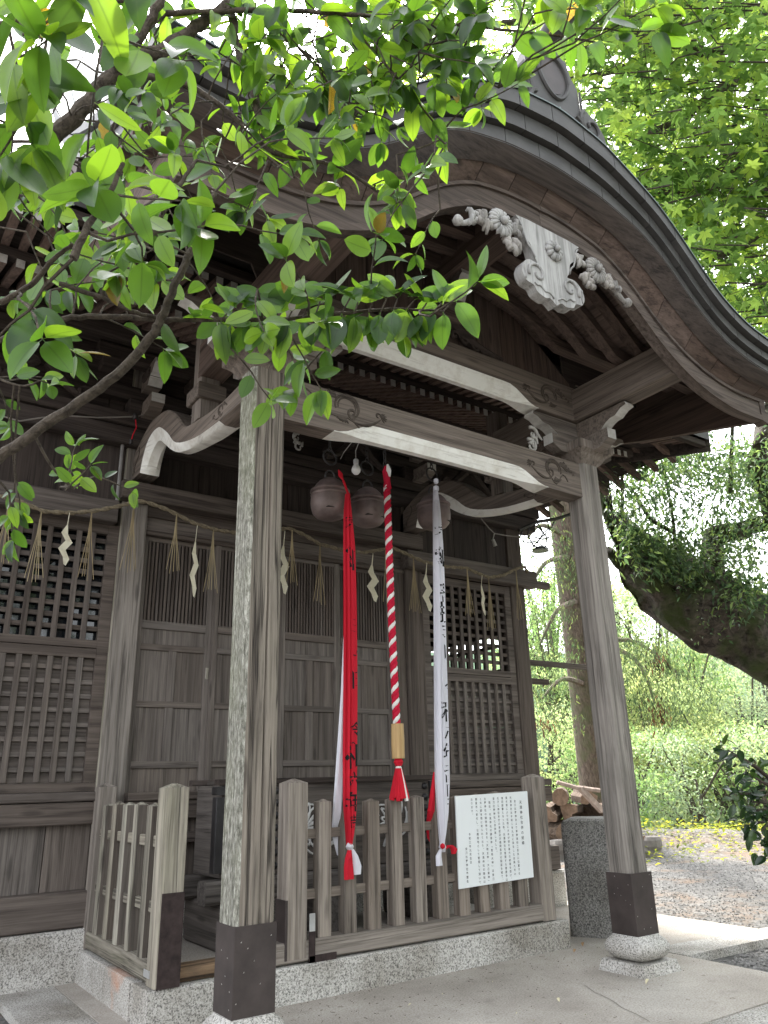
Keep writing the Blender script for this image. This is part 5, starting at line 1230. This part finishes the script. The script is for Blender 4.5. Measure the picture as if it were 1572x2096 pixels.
# trunk at the left, out of the picture, carrying the limbs
tr = [(-3.6, -1.4, -.2), (-3.55, -1.45, .8), (-3.4, -1.55, 1.7), (-3.1, -1.75, 2.3), (-2.7, -1.95, 2.45)]
obj('trunk', M().tube(tr, [.16, .13, .10, .06, .03], 12), BARK, ev, smooth=True)
a0 = PD(-160, 560, 1.75); b0 = PD(-160, 1040, 1.55)
obj('branch', M().tube([tr[2], (-3.0, -1.9, 2.0), b0], [.05, .03, .018], 8).tube([tr[3], (-2.6, -2.1, 2.42), a0], [.05, .035, .026], 8), BARK, ev, smooth=True)
items = []; yel = []; tw = M(); KP = [Vector(q[0]) for q in pts_all]
KA = np.array([tuple(p) for p in KP])
def add_leaf(p, d, L, face=.7, shape=None):
    nv = (UPV*rnd(.1, .7)-FWV*rnd(.35, 1.2)*face+rvec()*.38)
    it = (p, frame(d, nv), L, random.randrange(4) if shape is None else shape)
    (yel if random.random() < .018 else items).append(it)
def twig(p0, d, L, n_, leafL, droop=.25):
    """a leafy twig: alternate leaves and a rosette at the end"""
    Q = [Vector(p0)]; d = Vector(d).normalized()
    for k in range(n_):
        d = (d+rvec()*.18+UPV*(-droop*.25)).normalized(); Q.append(Q[-1]+d*L/n_)
    tw.tube(Q, [.0022*(1-.5*k/len(Q)) for k in range(len(Q))], 5)
    for k in range(1, n_+1):
        t = (Q[k]-Q[k-1]).normalized(); sd = t.cross(FWV+rvec()*.5).normalized()*(1 if k % 2 else -1)
        dr = (t*rnd(.3, .7)+sd*rnd(.6, 1)+UPV*rnd(-.75, .05)).normalized(); add_leaf(Q[k], dr, leafL*rnd(.75, 1.12))
    t = d
    for q in range(3): add_leaf(Q[-1], (t*.7+rvec()*.65+UPV*rnd(-.3, .35)).normalized(), leafL*rnd(.7, 1.05))
CL = [(120, 80, 130, 44, 1.1, 165), (30, 180, 90, 14, 1.15, 150), (60, 560, 90, 16, 1.15, 135), (200, 470, 100, 24, 1.1, 135), (320, 400, 90, 22, 1.42, 100), (470, 390, 90, 22, 1.55, 95), (520, 300, 60, 14, 1.8, 80), (430, 240, 90, 34, 2.0, 72), (330, 270, 80, 30, 2.1, 66), (520, 140, 100, 56, 2.1, 74), (620, 110, 120, 90, 2.15, 74), (740, 140, 100, 70, 2.1, 74), (800, 80, 90, 50, 2.05, 74), (700, 230, 50, 16, 2.0, 80), (890, 80, 90, 40, 2.0, 76), (975, 45, 65, 22, 1.95, 80), (1090, 30, 60, 14, 1.9, 84), (1170, 60, 60, 20, 1.8, 95), (560, 30, 120, 40, 2.2, 70), (700, 40, 120, 40, 2.2, 72), (930, 200, 36, 8, 1.9, 78), (890, 270, 50, 14, 1.9, 78), (800, 360, 60, 20, 2.0, 68), (895, 430, 26, 7, 1.9, 66), (740, 400, 40, 9, 1.95, 72), (500, 650, 80, 20, 1.6, 86), (600, 660, 70, 20, 1.6, 92), (720, 660, 60, 12, 1.6, 96), (790, 610, 50, 9, 1.58, 96), (885, 640, 26, 5, 1.6, 98), (160, 640, 110, 26, 1.55, 90), (60, 660, 60, 14, 1.6, 80), (30, 790, 40, 24, 1.75, 62), (165, 1000, 46, 26, 1.68, 58), (30, 985, 34, 18, 1.7, 62), (60, 320, 110, 44, 2.3, 58), (180, 370, 90, 44, 2.4, 54), (280, 560, 80, 22, 1.6, 84), (400, 560, 40, 7, 1.6, 84), (300, 70, 120, 80, 2.3, 62), (200, 180, 100, 36, 1.9, 80), (230, 620, 60, 14, 1.55, 86), (100, 440, 100, 30, 1.9, 74), (380, 480, 70, 16, 1.5, 90), (600, 380, 50, 8, 1.9, 72)]
random.seed(33)
for cx, cy, rad, n_, d, px in CL:
    L = px/FPX*d*.78; n_ = int(n_*(1.30 if cy < 200 else .92)); per = 6
    for k in range(max(1, round(n_/per))):
        a = rnd(0, 2*math.pi); q = rad*math.sqrt(random.random())*.85; u, v = cx+q*math.cos(a), cy+q*math.sin(a); dd = d*rnd(.93, 1.07)
        p = PD(u, v, dd); j = int(np.argmin(((KA-np.array(p))**2).sum(1))); dv = p-KP[j]
        dirv = (dv.normalized()*.5 if dv.length > .02 else Vector((0, 0, 0)))+RTV*rnd(-.3, .8)+UPC*rnd(-.5, .5)+rvec()*.3
        if dv.length > .03: tw.tube([KP[j], KP[j].lerp(p, .5)+rvec()*dv.length*.1, p], [.0028, .0024, .0022], 5)
        twig(p, dirv, L*2.0, 4, L)
# leaves strung along the thin boughs themselves
for li in (5, 7, 8, 9, 3):
    pp, d0, d1, r0, r1 = LIMBS[li]
    for k in range(len(pp)-1):
        if li == 3 and k < 3: continue
        for q in range(4):
            t = (q+random.random())/4; u = pp[k][0]*(1-t)+pp[k+1][0]*t; v = pp[k][1]*(1-t)+pp[k+1][1]*t; d = d0+(d1-d0)*(k+t)/(len(pp)-1)
            add_leaf(PD(u, v, d), (RTV*rnd(-.5, .8)+UPV*rnd(-1, .35)+FWV*rnd(-.4, .4)).normalized(), 74/FPX*d*rnd(.75, 1.2))
for u in range(452, 930, 27):   # upright pairs and hanging leaves of the lowest bough
    d = 1.6; p = PD(u+rnd(-6, 6), np.interp(u, [430, 560, 700, 800, 905], [654, 655, 642, 633, 637])+rnd(-4, 4), d)
    e = p+UPC*rnd(.01, .035)+RTV*rnd(.0, .02); tw.tube([p, e], .0018, 4)
    for sg_ in (-1, 1): add_leaf(e, (RTV*sg_*rnd(.5, .9)+UPC*rnd(.25, .7)+FWV*rnd(-.3, .3)).normalized(), 84/FPX*d*rnd(.7, 1.0))
    for q in range(2): add_leaf(p, (RTV*rnd(-.45, .45)-UPC*rnd(.6, 1)+FWV*rnd(-.3, .3)).normalized(), 80/FPX*d*rnd(.7, 1.1))
shp = [blade(8, wid=.25, fold=.10, curl=.14), blade(8, wid=.235, fold=.17, curl=.30, round_=.9), blade(8, wid=.265, fold=.06, curl=-.10), blade(8, wid=.22, fold=.20, curl=.45)]
leaves(ev, items, shp, LEAF, 'leaf', 285, 'foliage'); leaves(ev, yel, shp, LEAF_Y, 'yellow_leaf', len(yel)); 
o = obj('twigs', tw, BARK, ev); o['kind'] = 'stuff'

# ---------------- helper: a tree grown from limb polylines and leaf clumps
def limb_part(t, pts, radii, mat, nm='branch', n=9):
    Q = []; R_ = []
    for k in range(len(pts)-1):
        a, b, c, d = (Vector(pts[i]) for i in (max(0, k-1), k, k+1, min(len(pts)-1, k+2)))
        for j in range(5): s = j/5; Q.append(.5*((2*b)+(c-a)*s+(2*a-5*b+4*c-d)*s*s+(3*b-a-3*c+d)*s**3)); R_.append(radii[k]*(1-s)+radii[k+1]*s)
    Q.append(Vector(pts[-1])); R_.append(radii[-1])
    return obj(nm, M().tube(Q, R_, n), mat, t, smooth=True)
# ---------------- maple behind the porch roof, upper right
random.seed(44)
mp = thing('maple_tree', 'fresh green maple with star shaped leaves behind the porch roof', 'tree', tuple(PZ(2100, 1900, -.05)))
base = org(mp)
limb_part(mp, [base, base+Vector((-.1, .2, 2)), base+Vector((-.3, .6, 4.2)), PD(1800, 500, 9.5)], [.28, .22, .17, .12], BARK_MAP, 'trunk', 12)
ML = [[(1800, 500, 9.5), (1640, 560, 9.2), (1572, 640, 9), (1490, 610, 8.8), (1440, 625, 8.6)], [(1800, 500, 9.5), (1600, 480, 9), (1480, 520, 8.6), (1420, 545, 8.4)], [(1800, 500, 9.5), (1620, 350, 9), (1540, 340, 8.8), (1430, 390, 8.6), (1330, 400, 8.4)], [(1800, 500, 9.5), (1650, 200, 9), (1520, 160, 8.6), (1400, 240, 8.2), (1330, 270, 8)], [(1800, 500, 9.5), (1600, 60, 9.4), (1420, 40, 9), (1300, 130, 8.8), (1160, 165, 8.6)], [(1500, 160, 8.6), (1400, 90, 8.4), (1250, 60, 8.2)], [(1300, 100, 9.5), (1240, 70, 9.5), (1150, 40, 9.5), (900, 60, 9.5)]]
for pl_ in ML: limb_part(mp, [PD(*p) for p in pl_], [.07*(1-k/len(pl_))+.012 for k in range(len(pl_))], BARK_MAP, 'branch', 7)
its = []; tw = M()
def mcl(u, v, d, n_, spread=.55, s0=.085, s1=.14):
    c = PD(u, v, d)
    for k in range(n_):
        q = rvec(); p = c+Vector((q.x, q.y, q.z*.35))*spread*rnd(.2, 1)**.6
        dr = (Vector((rnd(-1, 1), rnd(-1, 1), rnd(-.5, .1)))).normalized()
        its.append((p, frame(dr, UPV*rnd(.2, .9)-FWV*rnd(.2, 1.0)+rvec()*.4), rnd(s0, s1), random.randrange(2)))
    e = c+rvec()*spread; tw.tube([c-RTV*-spread*rnd(.5, 1.2)+UPV*rnd(-.1, .2), c, e], [.010, .007, .003], 4)
edge = lambda v: np.interp(v, [-60, 0, 200, 310, 380, 430, 500, 560, 620, 680, 720], [1120, 1140, 1170, 1215, 1285, 1335, 1385, 1415, 1465, 1520, 1590])
k = 0
while k < 450:
    v = rnd(-120, 730); u = rnd(float(edge(v))-60, 1680)
    dens = .95 if v < 440 else .55
    if random.random() > dens: continue
    mcl(u, v, rnd(7.2, 10.5), 17); k += 1
for i in range(30): mcl(rnd(830, 1150), rnd(-60, 210), rnd(9, 11), 16)
leaves(mp, its, [star(5), star(5, .3)], MAPLE, 'leaf', 290, 'foliage')
o = obj('twigs', tw, BARK_MAP, mp); o['kind'] = 'stuff'

# ---------------- generic tree of leaf clumps
def clump_tree(name, label, cat, base, limbs, clumps, leafmat, barkmat, shapes, group=None, flat=.6, trunkn='trunk', lean=.0, dn=-.2):
    t = thing(name, label, cat, tuple(base), group)
    for i, (pts, radii) in enumerate(limbs): limb_part(t, pts, radii, barkmat, trunkn if i == 0 else 'branch', 10 if i == 0 else 6)
    its = []
    for c, n_, spread, s0, s1 in clumps:
        for k in range(n_):
            q = rvec()*(random.random()**.5); p = Vector(c)+Vector((q.x, q.y, q.z*flat))*spread
            dr = Vector((rnd(-1, 1), rnd(-1, 1), rnd(-.7, .3)+dn)).normalized()
            its.append((p, frame(dr, UPV*rnd(.3, 1)+rvec()*.6), rnd(s0, s1), random.randrange(len(shapes))))
    leaves(t, its, shapes, leafmat, 'leaf', 0, 'crown'); return t
DI = [diamond(.15, .26), diamond(.3, .22)]; NARROW = [diamond(.25, .09), diamond(.1, .11)]
# cedar right of the hall
random.seed(51)
cb = PD(1232, 1700, 16.5); ct = PD(1148, 1010, 16.5); ct2 = PD(1100, 600, 17)
cl_ = []
for (u, v, d, n_, sp) in ((1140, 1180, 15, 60, .7), (1110, 1260, 15, 70, .7), (1125, 1340, 14.5, 80, .8), (1110, 1420, 15, 70, .7), (1140, 1480, 15, 50, .6), (1105, 1160, 15, 40, .6), (1300, 1380, 14, 110, .8), (1345, 1330, 14, 90, .7), (1330, 1430, 14, 90, .7), (1400, 1380, 14, 80, .7), (1430, 1430, 14.5, 70, .6), (1290, 1320, 14.5, 60, .6), (1370, 1460, 14, 60, .6), (1100, 1090, 15, 60, .8), (1130, 1130, 15.5, 50, .6)):
    cl_.append((PD(u, v, d), n_*6, sp, .05, .13))
lb_ = [([cb-UPV*.4, cb.lerp(ct, .5)+Vector((.04, 0, 0)), ct, ct2, ct2+UPV*5], [.40, .36, .31, .24, .15])]
for (u0, v0, u1, v1, u2, v2) in ((1165, 1140, 1120, 1150, 1090, 1190), (1180, 1230, 1140, 1250, 1105, 1320), (1195, 1400, 1150, 1390, 1110, 1430), (1190, 1330, 1290, 1310, 1390, 1380), (1190, 1300, 1300, 1350, 1340, 1440), (1160, 1100, 1110, 1075, 1080, 1100)):
    lb_.append(([PD(u0, v0, 16.3), PD(u1, v1, 15.2), PD(u2, v2, 14.6)], [.07, .045, .02]))
ced = clump_tree('cedar_tree', 'tall straight cedar with reddish furrowed bark beyond the hall corner', 'tree', cb-UPV*.3, lb_, cl_, CEDL, BARK_CED, NARROW, dn=-.9)
red_ = [(PD(u, v, 13.8), 40, .28, .08, .18) for u, v in ((1345, 1440), (1352, 1465), (1340, 1350), (1110, 1480))]
its = []
for c, n_, sp, s0, s1 in red_:
    for k in range(n_): its.append((Vector(c)+rvec()*sp*rnd(.1, 1), frame(Vector((rnd(-.5, .5), rnd(-.5, .5), -1)), rvec()), rnd(s0, s1), 0))
leaves(ced, its, NARROW, leaf_m('withered_needle', (.15, .075, .055), (.20, .09, .06), .3, .8, .1, 0), 'leaf', 0, 'withered_needles')

# giant camphor leaning in from the right
random.seed(61)
cbp = PZ(2300, 2050, -.05); cm0 = thing('camphor_tree', 'giant mossy camphor trunk leaning in from the right edge', 'tree', tuple(cbp))
def big_limb(pts, nm, seed, amp=.22):
    Q = []; R_ = []
    P_ = [(PD(u, v, d), r) for u, v, d, r in pts]
    for k in range(len(P_)-1):
        a, b, c, d = (P_[i][0] for i in (max(0, k-1), k, k+1, min(len(P_)-1, k+2)))
        for j in range(16): s = j/16; Q.append(.5*((2*b)+(c-a)*s+(2*a-5*b+4*c-d)*s*s+(3*b-a-3*c+d)*s**3)); R_.append((P_[k][1]*(1-s)+P_[k+1][1]*s))
    Q.append(P_[-1][0]); R_.append(P_[-1][1]); m = M().tube(Q, R_, 44)
    m.v = [tuple(Vector(p)+Vector((noise.noise(Vector(p)*1.6+Vector((seed, 0, 0))), noise.noise(Vector(p)*1.6+Vector((0, seed, 0))), noise.noise(Vector(p)*1.6+Vector((0, 0, seed)))))*amp+Vector((1, 1, 1))*(noise.noise(Vector(p)*4)*.09+noise.noise(Vector(p)*11)*.04)) for p in m.v]
    return obj(nm, m, BARK_CAM, cm0, smooth=True)
D = 10.6
big_limb([(2300, 2050, D, 1.062), (2050, 1620, D, 0.885), (1800, 1400, D, 0.732), (1640, 1330, D, 0.614), (1530, 1290, D, 0.578), (1430, 1235, D, 0.519), (1350, 1180, D, 0.425), (1285, 1115, D+.2, 0.22), (1240, 1050, D+.4, 0.13), (1215, 960, D+.6, 0.09), (1205, 870, D+.8, 0.06)], 'trunk', 1)
big_limb([(1490, 1260, D, .22), (1450, 1170, D+.1, .17), (1455, 1110, D+.2, .15), (1500, 1085, D+.2, .14), (1572, 1070, D+.2, .14), (1720, 1030, D, .14)], 'branch', 2, .14)
big_limb([(1640, 1160, D, 0.23), (1580, 1010, D, 0.19), (1556, 940, D, 0.15), (1572, 860, D, 0.14), (1620, 760, D, 0.13)], 'branch', 3, .1)
big_limb([(1330, 1180, D, 0.142), (1285, 1165, D, 0.094), (1240, 1120, D+.2, 0.059)], 'branch', 4, .06)
for pl_ in ([(1388, 1225, 10.2), (1385, 1150, 10.1), (1377, 1060, 10.1), (1362, 980, 10.1), (1352, 930, 10.1)], [(1270, 1080, 10.8), (1274, 1020, 10.8), (1272, 960, 10.8)], [(1495, 1010, 10.5), (1497, 930, 10.5), (1500, 860, 10.5)], [(1380, 1090, 10.1), (1330, 1060, 10.3), (1300, 1010, 10.5)]):
    limb_part(cm0, [PD(*p) for p in pl_], [.034-.006*k for k in range(len(pl_))], BARK_CAM, 'shoot', 6)
its = []
for k in range(330):
    u, v = random.choice(((1330, 1000), (1290, 1080), (1400, 980), (1460, 1000), (1380, 1060), (1320, 1130), (1290, 960), (1440, 940), (1510, 960), (1400, 1120), (1480, 930), (1540, 1000), (1350, 930), (1560, 960), (1520, 1060), (1470, 1090), (1550, 1130), (1500, 1180), (1430, 1170), (1300, 1040), (1410, 900), (1480, 1230), (1560, 1200)))
    u += random.gauss(0, 30); v += random.gauss(0, 26); c = PD(u, v, rnd(9.6, 12.2))
    bd = Vector((rnd(-1, 1), rnd(-1, 1), rnd(-.9, -.1))); sz_ = rnd(.7, 1.25); nb_ = UPV*rnd(.4, 1)+rvec()*.4
    for q in range(44): its.append((c+rvec()*.36*rnd(.15, 1), frame(bd+rvec()*.8, nb_+rvec()*.55), rnd(.06, .11)*sz_, random.randrange(2)))
for k in range(130):   # ferns and moss tufts on the trunk
    t = random.random(); u = 1290+t*290; v = np.interp(u, [1290, 1350, 1430, 1580], [1080, 1130, 1180, 1230])+rnd(-20, 50); c = PD(u, v, D-.36)
    for q in range(14): its.append((c+rvec()*.14, frame((rvec()+Vector((0, 0, -.4))-FWV*.5), rvec()-FWV), rnd(.06, .14), random.randrange(2)))
leaves(cm0, its, [diamond(.2, .20), diamond(.35, .16)], CAMPL, 'leaf', 0, 'crown')

# bright thicket on the slope behind the gravel: separate small trees
random.seed(71)
TH = [(1130, 1560, 20, 'young green tree on the slope just right of the hall corner'), (1290, 1600, 19, 'bushy pale green tree behind the right porch post'), (1380, 1560, 22, 'pale yellow green tree in the middle of the sunlit slope'), (1430, 1640, 18.5, 'low spreading bush at the edge of the gravel'), (1480, 1540, 20, 'branching young tree with a forked trunk below the camphor'), (1560, 1600, 19, 'green tree at the right edge behind the camellia'), (1330, 1480, 24, 'far pale tree seen under the camphor trunk'), (1520, 1470, 25, 'far bluish green tree at the right edge'), (1180, 1450, 26, 'far light green tree behind the cedar'), (1420, 1470, 27, 'farthest hazy tree under the leaning trunk'), (1250, 1400, 30, 'hazy light tree between cedar and right porch post'), (1310, 1350, 29, 'tall pale tree filling the gap under the camphor'), (1390, 1420, 26, 'round pale tree right below the leaning trunk'), (1130, 1330, 28, 'tall hazy tree seen left of the cedar trunk'), (1480, 1500, 30, 'hazy tree behind the forked young tree'), (1570, 1480, 30, 'hazy tree farthest right under the camphor'), (1270, 1290, 33, 'tallest far tree beside the upper part of the right post'), (1120, 1230, 33, 'far treetop between hall corner and cedar'), (1360, 1330, 34, 'far crown touching the underside of the camphor trunk')]
BUSHV = [BUSHL, leaf_m('slope_leaf_green', (.13, .20, .08), (.34, .52, .18), .5, .6, .2, 0, soft=True), leaf_m('slope_leaf_yellow', (.23, .28, .12), (.52, .60, .24), .5, .6, .2, 0, soft=True), leaf_m('slope_leaf_pale', (.24, .30, .20), (.46, .58, .34), .5, .6, .2, 0, soft=True)]
for i, (u, v, d, lab) in enumerate(TH):
    c = PD(u, v, d); gx = gz(c.x, c.y); b = Vector((c.x, c.y, gx-.3)); s = d/18
    lb = [([b, b.lerp(c, .5)+rvec()*.3, c+UPV*.5*s], [.09*s, .07*s, .03*s])]
    cl = []
    for k in range(15):
        e = c+Vector((rnd(-1.5, 1.5), rnd(-1.5, 1.5), rnd(-1.5, 1.4)))*s; lb.append(([b.lerp(c, rnd(.4, 1)), c.lerp(e, .6)+rvec()*.2, e], [.035*s, .022*s, .008*s])); fz = (.8, 1.25, .7, 1.0, 1.4)[i % 5]; cl.append((e, int(430/fz**1.3), .82*s, .05*s*fz, .11*s*fz))
    clump_tree('slope_tree', lab, 'tree', b, lb, cl, BUSHV[i % 4], BARK_MAP, DI, 'trees on the slope behind the gravel', .55)
gl = []
for k in range(17000):
    x = rnd(6.5, 17); y = rnd(-2, 13); dd = x*.8+y*.6
    if not 9.6 < dd < 15.2 or noise.noise((x*.9, y*.9, 2))*1.1+(dd-10.5)*.55 < rnd(-.3, .9): continue
    gl.append((Vector((x, y, gz(x, y)+rnd(.02, .26)*random.random())), frame(Vector((rnd(-1, 1), rnd(-1, 1), rnd(-.2, .4))), UPV+rvec()*.5), rnd(.06, .13), random.randrange(2)))
gcv = thing('ground_cover', 'yellow green creeping plants along the far edge of the gravel', 'plants', (10, 6, 0)); leaves(gcv, gl, DI, GCOV, 'leaf', 0, 'foliage')
# camellia at the right edge
random.seed(81)
cmb = Vector(PZ(1760, 1960, -.05)); cx2 = PD(1640, 1640, 4.3)
cam_t = thing('camellia_bush', 'dark glossy camellia bush at the right edge over the gravel', 'bush', tuple(cmb))
limb_part(cam_t, [cmb, cmb.lerp(cx2, .5)+Vector((.1, 0, .1)), cx2, PD(1600, 1560, 4.2)], [.05, .04, .03, .02], BARK, 'trunk')
its = []; tw = M()
for (u, v, d) in ((1500, 1545, 4.1), (1490, 1535, 4.2), (1525, 1580, 4.1), (1510, 1625, 4.1), (1545, 1620, 4.2), (1540, 1660, 4.1), (1560, 1700, 4.1), (1530, 1690, 4.2), (1565, 1740, 4.1), (1580, 1560, 4.2), (1590, 1620, 4.3), (1600, 1680, 4.2), (1550, 1585, 4.3), (1575, 1655, 4.0), (1530, 1640, 4.3), (1620, 1600, 4.2), (1640, 1700, 4.2), (1555, 1640, 4.1), (1585, 1715, 4.2)):
    c = PD(u, v, d); tw.tube([cx2.lerp(c, .35), cx2.lerp(c, .7)+rvec()*.02, c], [.012, .008, .004], 5)
    for q in range(9): its.append((c+rvec()*.05, frame((rvec()+Vector((0, 0, -.25))-RTV*.3), UPV*.8-FWV*.3+rvec()*.5), rnd(.065, .095), random.randrange(2)))
leaves(cam_t, its, [blade(5, .22, .1, .15), blade(5, .24, .14, .25)], CAML, 'leaf', 180, 'foliage'); o = obj('twigs', tw, BARK, cam_t); o['kind'] = 'stuff'

# trees added out of view, behind the viewer, to shade the porch front
random.seed(91)
for i, (x, y, h) in enumerate(((1.5, -10.5, 13), (6.0, -9.5, 14), (10.5, -8.5, 13), (14, -5.0, 13))):
    b = Vector((x, y, -.1)); cl = []; lb = [([b, b+Vector((.1, .1, h*.5)), b+Vector((0, .2, h*.95))], [.28, .2, .06])]
    for k in range(60):
        a = rnd(0, 6.28); q = rnd(.3, 3.0); z = rnd(1.2, h); cl.append((b+Vector((q*math.cos(a), q*math.sin(a), z)), 42, 1.0, .28, .5))
    clump_tree('added_shade_tree', ('added shade tree straight behind the viewer', 'added shade tree behind the viewer to the right', 'added shade tree further right behind the viewer', 'added shade tree far to the right of the path')[i], 'tree', b, lb, cl, CAMPL, BARK_MAP, DI, 'added shade trees behind the viewer')

# grit, twig bits and crumbs on the paving
random.seed(99); dm = M()
for k in range(420):
    x = rnd(-.2, 3.7); y = .925-abs(random.gauss(0, .5)) if k % 3 else rnd(-.85, .9)
    if y < -.87: continue
    if k % 5: pebble(dm, (x, y, .002), rnd(.002, .006))
    else:
        a = rnd(0, 6.3); L = rnd(.01, .035); dm.tube([(x, y, .003), (x+L*.5*math.cos(a), y+L*.5*math.sin(a), .004), (x+L*math.cos(a+.3), y+L*math.sin(a+.3), .003)], .0012, 4)
o = obj('grit', dm, plain('grit_brown', (.16, .13, .10), .9, .2, 0, .5, 30)); o['kind'] = 'stuff'
# fallen leaves and petals on the paving
random.seed(95)
FL = [(1330, 2012, 'yellow fallen leaf on the paving in front of the right plinth'), (1142, 2048, 'curled pale fallen leaf near the front of the paving'), (1160, 1985, None), (1060, 2075, None), (842, 2058, None), (970, 1985, None), (1200, 2080, None), (1178, 1948, 'brown curled leaf by the end of the granite kerb'), (1195, 1935, 'small brown leaf between kerb and right plinth'), (830, 2085, None), (1095, 2092, None), (80, 2008, 'pale leaf lying on the granite slab at the left'), (1010, 2010, None), (905, 2035, None)]
fls = blade(4, .26, .2, .5, stalk=.05)
for u, v, lab in FL:
    p = PZ(u, v, .004); me = bpy.data.meshes.new('fallen_leaf'); s = rnd(.03, .055) if lab else rnd(.012, .022)
    me.from_pydata([tuple(q) for q in fls[0]], [], fls[1]); me.materials.append(DEADL if lab and 'brown' in lab else plain('pale_petal', (.60, .54, .36), .7, .2, 0, .2, 20)); set_leaf_attrs(me, fls[2])
    o = bpy.data.objects.new('fallen_leaf', me); COL.objects.link(o); a = rnd(0, 6.28)
    o.matrix_world = Matrix.Translation(p+Vector((0, 0, s*.45)))@(frame(Vector((math.cos(a), math.sin(a), 0)), UPV+rvec()*.3)*s).to_4x4()
    tag(o, lab or 'tiny pale petal on the paving, %s' % {1160: 'midway between kerb and right plinth', 1060: 'low down in front of the crack', 842: 'near the bottom of the picture', 970: 'close to the kerb below the notice board', 1200: 'beside the crack at the picture bottom', 830: 'lowest one left of centre', 1095: 'at the very bottom edge', 1010: 'just below the right end of the board', 905: 'between the kerb and the lower edge'}[u], 'fallen leaf', 'fallen leaves on the paving')
